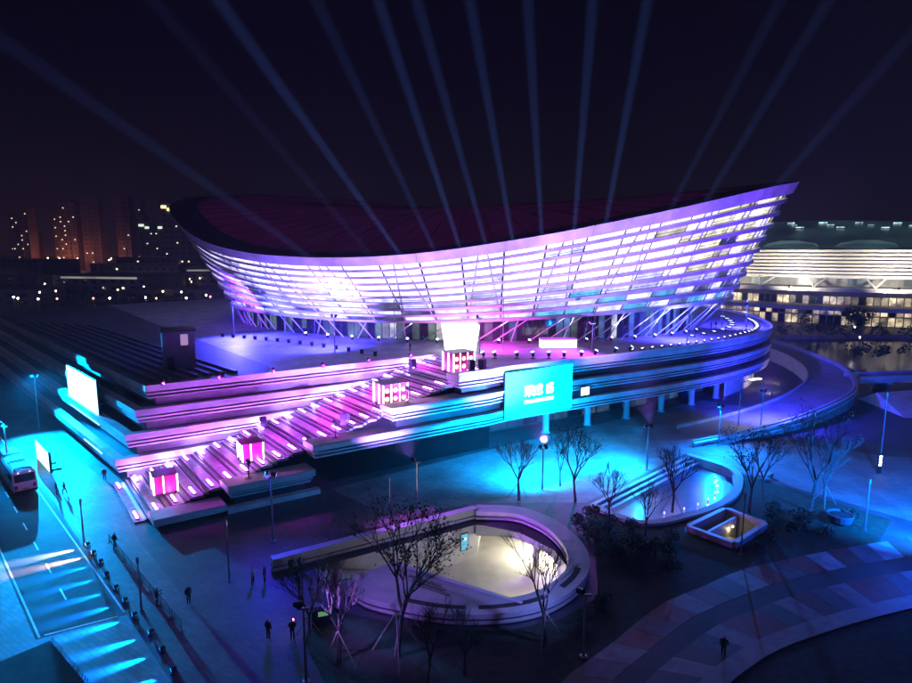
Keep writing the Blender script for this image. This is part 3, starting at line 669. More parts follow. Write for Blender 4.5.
# loudspeakers on the stairs
sp0 = None
for s_, w, nm in ((16.5, 16.2, 'dark blue loudspeaker on the stairs against the wing wall'), (23.5, 5.0, 'dark blue loudspeaker on the stairs by the middle block'), (40.5, 15.5, 'dark blue loudspeaker at the head of the stairs by the wall'), (42.5, 3.0, 'dark blue loudspeaker on the top block of the stairs'), (44.2, 2.6, 'narrow loudspeaker pair beside the mast on the top block')):
    p = pt(R0, (s_, U), (w, WD)); z = 12.51 if w < 4 else stair_z(p)
    t = thing('loudspeaker', nm, 'loudspeaker', (p[0], p[1], z), R(rp.uniform(100, 160)), None)
    MB().box((0, 0, 0.75), (0.95, 0.9, 1.5)).build('cabinet', mat('speaker_blue', (0.03, 0.03, 0.09), 0.5), t, bevel=0.04)
    for zz, r_ in ((0.45, 0.32), (1.1, 0.2)): MB().tube((0, -0.46, zz), (0, -0.49, zz), r_, r_ * 0.9, 12).build('cone', DMETAL, t)
# ground lamps along the road edge throwing streaks over the asphalt
RL = [(-37.6, 58.3), (-36.0, 56.6), (-34.3, 54.9), (-32.4, 52.5), (-30.3, 50.3), (-28.4, 48.3), (-26.5, 46.2), (-24.0, 43.9), (-22.1, 41.8), (-20.2, 39.5)]
RC = [(0.75, 0.85, 1.0), (1.0, 0.55, 0.22)] + [(0.0, 0.16, 1.0)] * 8
for k, (p, c) in enumerate(zip(RL, RC)):
    lab = 'white ground spotlight at the head of the roadside row' if k == 0 else 'amber ground spotlight second in the roadside row' if k == 1 else 'blue ground spotlight in the roadside row throwing a streak over the road'
    flood('ground_spotlight', lab, 'ground spotlights along the road', (p[0], p[1], 0.006), (p[0] - 2.3, p[1] - 1.5, 0.0), 60000, c, size=25, blend=1.0, r=0.16, stand=0.38, glow_s=30, rad=0.06)
# ================================================================== POLES AND ADDED MAST FLOODS
def pole(loc, h, label, group=None, lit=None, cat='lamp post'):
    t = thing('lamp_post', label, cat, loc, 0, group)
    MB().lathe((0, 0, 0), [(0.16, 0), (0.16, 0.12), (0.085, 0.16), (0.06, h)], 8).build('pole', METAL, t)
    MB().lathe((0, 0, h), [(0.10, 0), (0.12, 0.05), (0.12, 0.5), (0.05, 0.58)], 8).build('lamp_head', METAL if lit is None else lit, t)
    return t
GP = [(-38.2, 58.7, 4.4, 'slim post beside the white ground spotlight'), (-26.5, 47.3, 4.2, 'slim post on the road edge beside blue ground spotlights'), (-20.7, 51.7, 5.4, 'slim post on open dark paving between stairs and garden wall'),
      (-7.4, 64.6, 4.4, 'slim post behind the long garden wall'), 
      (28.3, 56.6, 6.0, 'slim post in front of the sunken stairwell'), (44.3, 62.1, 5.2, 'slim post beside the round planter tub'), (54.0, 88.8, 5.4, 'slim post between street and ramp'), (59.8, 82.2, 10.0, 'tall slim mast at the street edge near the embankment'), (56.5, 70.5, 5.0, 'slim post on the pale street near the planter tub')]
for x, y, h, lab in GP: pole((x, y, 0.006), h, lab)
DPL = [(-61.0, 164.8, 8, 'slim post on the deck at the far left of the arena'), (-29.4, 125.4, 8, 'slim post on the deck behind the bollard row'), (-11.4, 111.9, 8, 'slim post on the deck between arena glass and stair head'), (8.3, 106.2, 8.5, 'slim post on the deck left of the white booth'), (25.8, 112.3, 7.5, 'slim post on the deck right of the white booth'), (58.8, 133.4, 7, 'slim post on the deck among the light bars'), (-59.2, 128.7, 4, 'short post on the dark wing roof edge'), (70.0, 146.0, 5, 'slim post at the tip of the deck')]
for x, y, h, lab in DPL: pole((x, y, 12.51), h, lab)
# masts: floodlight heads added to colour facade, court, deck and ground
def mast(loc, h, label, heads):
    t = thing('mast_added_floods', label, 'mast with added lights', loc)
    MB().lathe((0, 0, 0), [(0.3, 0), (0.3, 0.1), (0.12, 0.14), (0.08, h)], 8).build('pole', METAL, t)
    MB().box((0, 0, h), (0.9, 0.14, 0.14)).build('crossbar', METAL, t)
    for k, (aim, en, col, size) in enumerate(heads):
        o = Vector((-0.35 + 0.7 * k / max(1, len(heads) - 1), 0, h + 0.3)); d = (Vector(aim) - Vector(loc) - o).normalized()
        MB().tube(o - d * 0.3, o + d * 0.25, 0.18, 0.26, 10).build('can', DMETAL, t); MB().tube(o + d * 0.26, o + d * 0.27, 0.23, n=10).build('lens', lens(col, 6), t)
        p = Vector(loc) + o + d * 0.34; lamp('light', 'SPOT', p, en, col, t, p + d * 20, size, 1.0, 0.2)
    return t
mast((-70.5, 99.5, 0.006), 9, 'mast with added floodlights lighting the cyan pavement beyond the led wall', [((-57, 82, 0), 340000, CYA, 115), ((-62, 101, 6), 110000, CYA, 110)])
mast((-59.6, 77.6, 0.006), 7, 'mast with added floodlight beside the bus roof', [((-51, 76, 0), 42000, CYA, 120)])
mast((10.9, 73.2, 0.006), 5.4, 'mast with added floodlights by the bare trees before the cyan screen', [((9.5, 82.0, 0), 90000, CYA, 165), ((2, 102, 26), 190000, (0.31, 0.17, 1.0), 70)])
mast((26.3, 80.3, 0.006), 6.0, 'mast with added floodlights on the street beside the pool steps', [((18, 83, 0), 70000, CYA, 165), ((26, 103, 30), 190000, (0.31, 0.17, 1.0), 72)])
mast((40.8, 91.1, 0.006), 6.0, 'mast with added floodlights on the street before the columns', [((40, 84, 0), 40000, (0.0, 0.18, 1.0), 165), ((48, 110, 34), 100000, VIO, 75)])
mast((50.2, 97.0, 0.006), 7.0, 'mast with added floodlights where the street meets the curved ramp', [((66, 111, 1), 120000, (0.03, 0.03, 1.0), 150), ((66, 122, 36), 100000, VIO, 70)])
mast((-4.5, 66.5, 0.006), 6.0, 'mast with added floodlight behind the garden wall', [((-24, 110, 26), 190000, (0.31, 0.17, 1.0), 70)])
mast((-45.5, 123.5, 12.51), 7.0, 'mast with added floodlights on the deck left of the arena', [((-47, 142, 24), 45000, VIO, 120), ((-40, 118, 12.5), 130000, BLU, 165)])
mast((-21.0, 104.0, 12.51), 6.0, 'mast with added floodlights on the deck near the bollard row', [((-25, 122, 24), 55000, (0.31, 0.17, 1.0), 120), ((-28, 112, 12.5), 110000, BLU, 165)])
mast((4.0, 103.0, 12.51), 6.0, 'mast with added floodlight on the deck behind the flared cube', [((4, 108, 12.5), 40000, PNK, 165)])
mast((23.5, 103.6, 12.51), 5.0, 'mast with added floodlight on the deck behind the searchlight row', [((16, 101, 12.5), 26000, PUR, 165)])
mast((44.0, 114.5, 12.51), 5.5, 'mast with added floodlight on the deck over the light bars', [((44, 120, 12.5), 90000, BLU, 165)])
mast((64.5, 134.0, 12.51), 5.5, 'mast with added floodlight on the deck tip', [((66, 142, 12.5), 90000, BLU, 165)])
mast((46.0, 55.5, 0.006), 6.5, 'mast with added floodlights on the promenade outside the garden', [((31, 52, 0), 6500, (0.01, 0.09, 1.0), 160), ((57, 75, 0), 130000, (0.0, 0.15, 1.0), 165)])
mast((-19.0, 59.5, 0.006), 7.0, 'mast with added floodlights on the dark paving below the stair blocks', [((-16, 50, 0), 4500, (0.03, 0.03, 1.0), 160), ((3, 63, 0), 60000, (0.40, 0.10, 1.0), 34)])
mast((9.5, 41.3, 0.006), 5.0, 'slim post with added floodlight on the promenade edge before the sunken court', [((2.5, 53.0, 1.0), 3200, (0.16, 0.22, 1.0), 110)])
mast((-10.5, 38.6, 0.006), 5.6, 'slim post with added floodlight at the edge of the bare-tree bed', [((-3.0, 47.0, 0.8), 5200, (0.30, 0.14, 1.0), 90)])
# lit street lamp under the podium
sl_ = thing('street_lamp', 'lit street lamp with long white head on the curved ramp', 'street lamp', (47.5, 99.1, 0.006))
MB().lathe((0, 0, 0), [(0.15, 0), (0.1, 0.2), (0.07, 8.2)], 8).build('pole', METAL, sl_); MB().tube((0, 0, 8.1), (2.6, 1.2, 8.5), 0.06, n=6).build('arm', METAL, sl_)
MB().box((3.0, 1.4, 8.45), (2.4, 0.5, 0.16), R(25)).build('lamp_head', glowmat('street_head', (0.9, 0.92, 1.0), 9.0), sl_)
lamp('light', 'SPOT', (50.5, 100.5, 8.2), 2500, (0.55, 0.6, 1.0), sl_, (50.5, 100.5, 0), 130, 0.8, 0.3)
wf = [((66.0, 124.0), (68.6, 133.6)), ((72.6, 133.0), (72.4, 141.0))]
for (a, b) in wf: flood('warm_wall_lamp', 'warm ground lamp washing the curved pale wall under the podium tip', 'warm lamps under the podium tip', (a[0], a[1], 0.01), (b[0], b[1], 2.0), 3800, (1.0, 0.74, 0.34), size=110, blend=1.0, r=0.2, stand=0.4, glow_s=5)
# bollards on the deck
bol = None
for k in range(14):
    t_ = k / 13; p = (-47.5 + 34.0 * t_, 122.5 - 22.3 * t_ + 2.2 * math.sin(t_ * 3.1))
    if bol is None:
        bol = thing('deck_bollard', 'small dark lamp block in the row along the left deck', 'bollard', (p[0], p[1], 12.51), 0, 'dark blocks in a row on the deck')
        MB().box((0, 0, 0.3), (0.55, 0.45, 0.6)).build('body', DMETAL, bol, bevel=0.04); MB().box((0, 0, 0.66), (0.7, 0.6, 0.1)).build('cap', DMETAL, bol)
    else: c = copytree(bol); c.location = (p[0], p[1], 12.51)
# dark flight-case heap on the deck
fc = thing('equipment_cases', 'low heap of dark equipment cases on the deck by the arena glass', 'cases', (-31.0, 128.5, 12.51), R(-15))
for x, y, z, w in ((0, 0, 0.6, 3.0), (2.6, 0.2, 0.5, 2.0), (-2.4, -0.2, 0.45, 1.7), (0.5, 0, 1.5, 1.8)): MB().box((x, y, z), (w, 1.6, 1.1 if z < 1 else 0.7)).build('case', DMETAL, fc, bevel=0.05)

# ================================================================== SUNKEN COURT
court = thing('sunken_court', 'teardrop sunken courtyard with a thick pale ring wall and glowing lobby', 'courtyard', (1.5, 55, 0), world_parts=True)
nb = 13; back = PIT_OUT[:nb]; front = PIT_OUT[nb - 1:]
for path, zb in ((back, -1.7), (front, -4.6)):
    MB().sweep(path, 0.0, -2.0, 0.66, 1.12).build('ring_cap', STONE, court)
    for z0 in (0.46, 0.0, -0.46):
        MB().sweep(path, -0.1, -1.72, z0, z0 + 0.2).build('ring_groove', DARKWALL, court)
        if z0 > -0.4: MB().sweep(path, -0.02, -2.0, z0 - 0.26, z0).build('ring_band', STONE, court)
    MB().sweep(path, 0.0 if zb < -4 else -0.1, -2.0, zb, -0.46).build('ring_wall', STONE, court)
for i0, i1 in ((18, 22), (24, 30), (31, 36)):
    MB().sweep(PIT_OUT[i0:i1 + 1], -0.7, -1.25, 1.1, 1.128).build('planting_slot', SOIL, court)
wl = [(-17.6, 54.0), (-14.3, 56.0), (-5.9, 60.9), (2.0, 65.6)]
MB().sweep(wl, 0.0, -0.9, 0.55, 1.3).build('wall_cap', STONE, court); MB().sweep(wl, -0.08, -0.8, 0.40, 0.55).build('wall_groove', DARKWALL, court); MB().sweep(wl, 0.0, -0.9, 0.08, 0.40).build('wall_band', STONE, court)
MB().sweep(wl, -0.08, -0.8, -0.08, 0.08).build('wall_groove', DARKWALL, court); MB().sweep(wl[1:], 0.0, -0.9, -4.6, -0.08).build('inner_wall', STONE, court)
DKP = [(-9.9, 49.8), (-7.6, 47.6), (-4.6, 46.4), (-0.5, 45.4), (4.3, 45.6), (5.6, 46.3), (-6.2, 53.2)]
MB().prism(DKP[::-1], 0.55, 1.06).build('deck_slab', STONE, court)
MB().sweep([(-6.2, 53.2), (5.4, 46.4)], -0.02, 0.28, 0.9, 1.16).build('deck_curb', WHITE, court)
for y0 in (0.0, 0.9, 1.8): MB().box((-2.0 - y0 * 0.4, 48.6 + y0 * 0.8, 1.08), (3.4, 0.28, 0.06), R(-30)).build('roof_slot', DARKWALL, court)
MB().sweep([(-6.2, 53.2), (5.0, 46.6)], -0.02, 0.3, -4.6, 0.9).build('inner_wall', STONE, court)
PALE = mat('lobby_plaster', (0.72, 0.70, 0.65), 0.95, var=0.12, spec=0.1)
MB().face([(p[0], p[1], -4.55) for p in [(-4, 48), (14, 44), (24, 60), (16, 76), (2, 72), (-6, 60)]]).build('court_floor', PALE, court)
rmp = MB(); rmp.face([(-13.5, 54.0, 0.0), (-12.4, 52.0, 0.0), (-3.0, 52.0, -4.5), (-2.0, 61.0, -4.5)]).build('entry_ramp', STONE, court)
lob = [(3.0, 72.0), (10.0, 71.0), (18.0, 65.0), (19.0, 55.0)]
MB().sweep(lob, 0.0, 0.3, -4.6, -1.6).build('lobby_wall', PALE, court)
MB().face([(p[0], p[1], -1.72) for p in [(2.2, 64.8), (6.5, 63.6), (10.0, 60.5), (11.0, 56.0), (19.0, 55.0), (18.0, 65.0), (10.0, 71.0), (3.0, 72.0)]]).build('lobby_ceiling', PALE, court)
MB().sweep([(3.0, 72.0), (2.2, 65.0)], 0, 0.3, -4.6, -1.6).build('lobby_wall', PALE, court)
for p in ((8.8, 62.6), (11.0, 59.6), (12.4, 56.6)): MB().box((p[0], p[1], -3.1), (0.5, 0.5, 2.8), R(30)).build('column', STONE, court)
for a_, b_ in (((-2.0, 53.0), (6.0, 49.0)),): MB().tube((a_[0], a_[1], -3.5), (b_[0], b_[1], -3.5), 0.04).build('handrail', METAL, court)
lobs = thing('lobby_ceiling_light', 'warm ceiling lamp glowing inside the sunken lobby', 'ceiling light', (10.5, 65.0, -1.75))
MB().box((0, 0, -0.06), (3.4, 1.2, 0.1), R(-40)).build('panel', glowmat('lobby_lamp', (1.0, 0.86, 0.58), 12.0), lobs)
lamp('light', 'POINT', (9.5, 64.5, -2.6), 2000, (1.0, 0.93, 0.74), lobs, None, rad=0.4)
lobs2 = thing('court_wall_lamp', 'warm wall lamp low inside the sunken court', 'wall lamp', (10.6, 53.0, -2.0))
MB().box((0, 0, 0), (0.2, 0.5, 0.3)).build('housing', DMETAL, lobs2); MB().box((-0.12, 0, 0), (0.04, 0.4, 0.2)).build('lens', lens((1.0, 0.85, 0.58), 8), lobs2)
lamp('light', 'POINT', (9.2, 53.2, -2.4), 1500, (1.0, 0.94, 0.76), lobs2, None, rad=0.3)
sg = thing('court_sign', 'upright cyan sign panel on the wall of the sunken court', 'sign', (0.9, 62.6, -1.6), R(31))
MB().box((0, 0, 0), (1.0, 0.14, 2.0)).build('frame', DMETAL, sg); MB().box((0, -0.09, 0), (0.85, 0.04, 1.8)).build('display', glowmat('sign_cyan', (0.05, 0.5, 0.7), 0.9), sg)
MB().box((0, -0.115, 0.35), (0.45, 0.02, 0.35)).build('pictogram', glowmat('sign_white', (0.8, 0.95, 1.0), 1.0), sg)

# ================================================================== POOL GARDEN
water_m = bpy.data.materials.new('water'); water_m.use_nodes = True
b_ = water_m.node_tree.nodes['Principled BSDF']; b_.inputs['Base Color'].default_value = (0.006, 0.012, 0.02, 1); b_.inputs['Roughness'].default_value = 0.08
nz = water_m.node_tree.nodes.new('ShaderNodeTexNoise'); nz.inputs['Scale'].default_value = 0.8; nz.inputs['Detail'].default_value = 4
tcw = water_m.node_tree.nodes.new('ShaderNodeTexCoord'); water_m.node_tree.links.new(tcw.outputs['Object'], nz.inputs['Vector'])
bpw = water_m.node_tree.nodes.new('ShaderNodeBump'); bpw.inputs['Strength'].default_value = 0.35; bpw.inputs['Distance'].default_value = 0.2
water_m.node_tree.links.new(nz.outputs[0], bpw.inputs['Height']); water_m.node_tree.links.new(bpw.outputs[0], b_.inputs['Normal'])
pool_m = bpy.data.materials.new('pool_water'); pool_m.use_nodes = True; pn = pool_m.node_tree; pn.nodes.clear()
po_ = pn.nodes.new('ShaderNodeOutputMaterial'); tr_ = pn.nodes.new('ShaderNodeBsdfTransparent'); tr_.inputs[0].default_value = (0.75, 0.92, 1.0, 1)
gl_ = pn.nodes.new('ShaderNodeBsdfGlossy'); gl_.inputs['Roughness'].default_value = 0.12; fr_ = pn.nodes.new('ShaderNodeFresnel'); fr_.inputs[0].default_value = 1.33
mxp = pn.nodes.new('ShaderNodeMixShader'); nzp = pn.nodes.new('ShaderNodeTexNoise'); nzp.inputs['Scale'].default_value = 1.6; bpp = pn.nodes.new('ShaderNodeBump'); bpp.inputs['Strength'].default_value = 0.3
tcp = pn.nodes.new('ShaderNodeTexCoord'); pn.links.new(tcp.outputs['Object'], nzp.inputs['Vector']); pn.links.new(nzp.outputs[0], bpp.inputs['Height']); pn.links.new(bpp.outputs[0], gl_.inputs['Normal'])
mfr = pn.nodes.new('ShaderNodeMath'); mfr.operation = 'MULTIPLY'; mfr.inputs[1].default_value = 0.4; pn.links.new(fr_.outputs[0], mfr.inputs[0]); pn.links.new(mfr.outputs[0], mxp.inputs[0]); pn.links.new(tr_.outputs[0], mxp.inputs[1]); pn.links.new(gl_.outputs[0], mxp.inputs[2]); pn.links.new(mxp.outputs[0], po_.inputs[0])
pool = thing('garden_pool', 'sunken garden pool with stepped edge and curved pale rim', 'pool', (27, 74, 0), world_parts=True)
TILE = mat('pool_tile', (0.05, 0.12, 0.22), 0.35, var=0.25, vscale=1.0)
MB().face([(p[0], p[1], -0.9) for p in POOL]).build('pool_floor', TILE, pool)
pl = POOL + [POOL[0]]
MB().sweep(pl[::-1], 0.0, 0.25, -0.9, 0.02).build('pool_wall', STONE, pool)
ed = np.array(POOL[1]) - np.array(POOL[0]); ed /= np.linalg.norm(ed); en = np.array((ed[1], -ed[0]))
for k in range(3):
    a_ = np.array(POOL[0]) + en * (0.7 * k) - ed * 0.2; b2 = np.array(POOL[1]) + en * (0.7 * k) - ed * 0.6
    MB().sweep([tuple(a_), tuple(b2)], 0.0, -0.45, -0.9, 0.14 - 0.27 * k).build('pool_step', WHITE, pool)
rimp = smooth_path([POOL[1], (38.2, 80.0), (36.2, 73.8), (32.2, 68.8), (26.8, 65.3), (20.4, 63.2), (15.8, 68.0)], 5)
MB().sweep(rimp, 0.25, -0.75, 0.0, 0.32).build('pool_rim', STONE, pool)
sheetw = MB().face([(p[0], p[1], -0.45) for p in [(17.6, 67.6), (33.8, 83.0), (36.6, 79.0), (34.9, 74.0), (31.4, 69.6), (26.3, 66.4), (20.6, 64.4)]]).build('water', pool_m, pool)
jets = smooth_path([(22.0, 66.2), (27.0, 68.2), (31.0, 71.0), (34.0, 75.2), (35.0, 78.4)], 4)
for k, p in enumerate(jets[::2]):
    t = thing('pool_light', 'small violet-blue lamp standing in the pool', 'pool light', (p[0], p[1], -0.9), 0, 'lamps in the pool')
    MB().lathe((0, 0, 0), [(0.16, 0), (0.16, 0.4), (0.1, 0.5)], 8).build('stem', METAL, t); MB().lathe((0, 0, 0.5), [(0.10, 0), (0.12, 0.1), (0.08, 0.28), (0.03, 0.32)], 8).build('lens', glowmat('pool_lens', (0.3, 0.3, 1.0), 3.0), t)
    lamp('light', 'POINT', (p[0], p[1], 0.15), 110, (0.03, 0.06, 1.0), t, None, rad=0.15)
wb = thing('stairwell', 'low rectangular walled stairwell with warm light inside beside the pool', 'stairwell', (29.5, 62.3, 0), world_parts=True)
wo = WELL + [WELL[0]]
for k in range(4):
    a_, b2 = WELL[k], WELL[(k + 1) % 4]; MB().sweep([b2, a_], 0.0 - 0.35, 0.05, -2.4, 0.55 + 0.004 * k).build('wall', STONE, wb)
    MB().sweep([b2, a_], -0.40, 0.10, 0.55 + 0.004 * k, 0.66 + 0.004 * k).build('coping', WHITE, wb)
for k in range(9):
    c = np.array((27.0, 60.9)) + np.array((0.5, 0.38)) * k; MB().box((c[0], c[1], -0.25 - 0.22 * k), (0.64, 2.2, 0.3), R(37)).build('step', STONE, wb)
MB().face([(p[0], p[1], -2.3) for p in WELL]).build('floor', STONE, wb)
wlp = thing('stairwell_lamp', 'warm lamp on the inner wall of the stairwell', 'wall lamp', (30.6, 63.8, -0.4))
MB().box((0, 0, 0), (0.5, 0.2, 0.16)).build('lens', lens((1.0, 0.8, 0.35), 8), wlp); lamp('light', 'POINT', (30.2, 63.2, -0.5), 25, (1.0, 0.78, 0.3), wlp, None, rad=0.2)
MB().sweep([(26.3, 60.3), (31.4, 64.3)], 0.0, 0.3, -2.3, 0.45).build('divider', WHITE, wb)
tub = thing('planter_tub', 'round dark planter tub at the edge of the garden bed', 'planter', (42.6, 63.8, 0))
MB().lathe((0, 0, 0), [(0.9, 0), (1.15, 0.3), (1.35, 1.0), (1.35, 1.1), (1.22, 1.1), (1.2, 0.95)], 18).build('tub', mat('tub_grey', (0.10, 0.11, 0.13), 0.6), tub); MB().lathe((0, 0, 0.9), [(1.19, 0), (1.0, 0.06)], 18).build('soil', SOIL, tub)
gb = thing('garden_bench', 'small pale cube seat on the paving behind the pool rim', 'seat', (41.2, 77.4, 0.006), R(20))
MB().box((0, 0, 0.5), (2.2, 0.8, 0.14)).build('seat', STONE, gb)
for x in (-0.8, 0.8): MB().box((x, 0, 0.215), (0.3, 0.7, 0.43)).build('leg', STONE, gb)

# ================================================================== CURVED RAMP, BRIDGE, CANAL
ro = [(36.4, 90.6, 0.1), (46.3, 94.2, .7), (58.4, 100.1, 1.6), (73.1, 111.4, 2.4), (80.9, 121.2, 2.8), (87.8, 135.8, 3), (91.2, 151.4, 3), (93.0, 172.0, 3), (93, 200, 3)]
ri = [(37.6, 99.6, 0.1), (50.2, 106.2, .7), (63.0, 114.6, 1.6), (73.4, 124.8, 2.4), (79.4, 134.8, 2.8), (83.4, 146.5, 3), (85.6, 157.4, 3), (86.4, 173.0, 3), (86, 200, 3)]
ro = smooth_path(ro, 5); ri = smooth_path(ri, 5)
rampt = thing('curved_ramp', 'blue-lit curved vehicle ramp with banded parapet sweeping round the podium', 'ramp', (70, 115, 0), world_parts=True)
MB().grid([ro, ri]).build('carriageway', mat('ramp_paving', (0.20, 0.20, 0.22), 0.6, var=0.2, vscale=0.4), rampt)
pth = [(p[0], p[1]) for p in ro]; zz = [p[2] for p in ro]
MB().sweep(pth, -0.35, 0.0, lambda k: -0.1, lambda k: zz[k] + 0.9).build('parapet', STONE, rampt)
MB().sweep(pth, -0.8, -0.3, lambda k: zz[k] + 0.30, lambda k: zz[k] + 0.62).build('parapet_band', WHITE, rampt)
MB().sweep(pth, -0.8, -0.3, lambda k: zz[k] - 0.42, lambda k: zz[k] - 0.10).build('parapet_band', WHITE, rampt)
pti = [(p[0], p[1]) for p in ri]
MB().sweep(pti, 0.0, 0.3, lambda k: -0.1, lambda k: zz[k] + 0.5).build('parapet', STONE, rampt)
bridge = thing('footbridge', 'flat dark bridge leaving the curved ramp over the canal bank', 'bridge', (100, 128, 0), world_parts=True)
bpth = [(84.5, 127.0), (104.0, 130.5), (170.0, 134.0)]
MB().sweep(bpth, -2.4, 2.4, 2.3, 2.85).build('deck', STONE, bridge)
for d_ in (-2.4, 2.2): MB().sweep(bpth, d_, d_ + 0.2, 2.85, 3.7).build('parapet', STONE, bridge)
for x, y in ((92, 128.4), (112, 131), (140, 132.5)): MB().box((x, y, 0.65), (1.2, 4.0, 3.3), R(8)).build('pier', STONE, bridge)
emb = MB(); emb.face([(83.0, 117.0, 2.2), (100.0, 121.5, 2.2), (90.0, 106.0, 0.05), (81.0, 106.5, 0.05)]); emb.face([(83.0, 117.0, 2.2), (81.0, 106.5, 0.05), (82.0, 121.0, 0.0)]); emb.face([(83, 117, 2.2), (82, 121, 0), (102, 125.5, 0), (100, 121.5, 2.2)]); emb.face([(100, 121.5, 2.2), (102, 125.5, 0), (90, 106, .05)])
struct(emb.build('embankment', mat('embankment_concrete', (0.42, 0.41, 0.38), 0.7, var=0.25, vscale=0.4, bump=0.3)))
struct(MB().face([(p[0], p[1], -1.4) for p in CANAL]).build('canal_water', water_m)); struct(MB().sweep((CANAL + [CANAL[0]]), 0.0, 0.4, -1.6, 0.06).build('canal_bank', STONE))
# ================================================================== TREES
def grow(seed, h, spread, levels=4, leaf=0, twig_n=4, droop=0.0):
    """a bare winter tree: returns (trunk mesh builder, branch builder, leaf builder)"""
    r = random.Random(seed); T, B, Lf = MB(), MB(), MB()
    def seg(mb, p, d, L, r0, r1, lev, n):
        q = p; steps = 3
        for k in range(steps):
            d = (d + Vector((r.uniform(-1, 1), r.uniform(-1, 1), r.uniform(-0.4, 0.8))) * 0.13).normalized()
            q2 = q + d * (L / steps); a = r0 + (r1 - r0) * k / steps; b = r0 + (r1 - r0) * (k + 1) / steps
            mb.tube(q, q2, a, b, n, caps=False); q = q2
        return q, d
    def rec(p, d, L, rad, lev):
        n = 6 if lev <= 1 else 4 if lev == 2 else 3
        q, d2 = seg(T if lev == 0 else B, p, d, L, rad, rad * 0.62, lev, n)
        if lev >= levels:
            if leaf:
                for _ in range(leaf):
                    c = q + Vector((r.gauss(0, .22), r.gauss(0, .22), r.gauss(0, .2))); a = Vector((r.uniform(-1, 1), r.uniform(-1, 1), r.uniform(-1, 1))).normalized(); b = a.orthogonal().normalized(); s_ = r.uniform(.05, .11)
                    Lf.face([c - a * s_, c + b * s_ * 0.6, c + a * s_, c - b * s_ * 0.6])
            return
        nch = r.choice((3, 4)) if lev == 0 else r.choice((2, 3, 3))
        for k in range(nch):
            ax = d2.orthogonal().normalized(); ax.rotate(Matrix.Rotation(2 * math.pi * (k + r.random() * 0.6) / nch, 3, d2))
            tilt = r.uniform(0.35, 0.75) * spread; nd = (d2 * math.cos(tilt) + ax * math.sin(tilt)); nd = (nd + Vector((0, 0, 0.22))).normalized()
            rec(q - d2 * L * r.uniform(0, 0.25) if lev > 0 else q - d2 * L * r.uniform(0, 0.15), nd, L * r.uniform(0.62, 0.85), rad * 0.60, lev + 1)
        if lev > 0 and r.random() < 0.5: rec(q, d2, L * 0.7, rad * 0.6, lev + 1)
    rec(Vector((0, 0, 0)), Vector((r.uniform(-.05, .05), r.uniform(-.05, .05), 1)).normalized(), h * 0.34, h * 0.018 + 0.02, 0)
    return T, B, Lf
def tree_proto(seed, h, spread, levels, leaf, props):
    t = thing('bare_tree', 'x', 'tree')
    T, B, Lf = grow(seed, h, spread, levels, leaf)
    T.build('trunk', BARK, t); cr = B.build('crown', BARK, t)
    if leaf:
        lf = link('leaves', Lf.mesh('leaves', LEAF), None); lf.parent = cr; lf['kind'] = 'stuff'
    if props:
        for k in range(3):
            a = 2 * math.pi * k / 3 + seed; MB().tube((1.5 * math.cos(a), 1.5 * math.sin(a), 0.0), (0.05 * math.cos(a), 0.05 * math.sin(a), h * 0.30), 0.045, n=6).build('prop', WOOD, t)
    return t
TP = [tree_proto(11, 8.4, 0.8, 5, 2, True), tree_proto(23, 8.2, 0.85, 5, 0, True), tree_proto(37, 8.4, 0.75, 5, 0, True), tree_proto(41, 7.6, 0.8, 5, 2, False)]
used = [False] * 4
def tree(x, y, v, sc, rz, label, z=0.006, group='bare trees of the garden'):
    if not used[v]: t = TP[v]; used[v] = True
    else: t = copytree(TP[v])
    t.location = (x, y, z); t.rotation_euler = (0, 0, rz); t.scale = (sc, sc, sc); t['label'] = label; t['group'] = group; return t
for x, y, v, sc, lab in ((-4.4, 41.4, 0, 1.38, 'tallest propped tree with leaf tufts before the sunken court'), (6.9, 43.0, 1, 1.0, 'propped bare tree against the front right of the court ring'), (-8.6, 40.6, 2, 1.0, 'propped bare tree left of the leaf-tufted tree'),
                         (-2.0, 38.6, 1, 0.72, 'small bare tree under the leaf-tufted tree'), (-11.4, 43.0, 2, 0.85, 'propped bare tree beside the slim post and standing visitors'), (0.6, 39.4, 2, 0.62, 'low bare sapling at the garden edge below the court'),
                         (7.6, 70.0, 2, 0.95, 'bare tree on the cyan street behind the court ring'), (14.4, 69.6, 3, 1.15, 'leafier tree beside the end of the pool steps'), (13.4, 74.5, 3, 0.85, 'small leafy tree on the cyan street by the mast'),
                         (25.0, 66.6, 2, 0.95, 'bare tree at the pool rim'), (33.9, 66.6, 3, 1.2, 'leafy tree between pool rim and stairwell'), (37.6, 70.6, 3, 1.05, 'leafy tree on the lawn behind the stairwell'),
                         (41.0, 66.8, 3, 1.5, 'tall leafy tree in the garden bed by the pale street'), (43.8, 68.6, 1, 0.95, 'bare tree in the bed beside the tall leafy tree'), (20.0, 60.5, 1, 0.7, 'small bare tree among shrubs between pool and court'), (17.2, 64.4, 2, 0.75, 'thin bare tree at the dark corner of the pool')):
    tree(x, y, v, sc, rp.uniform(0, 6), lab)
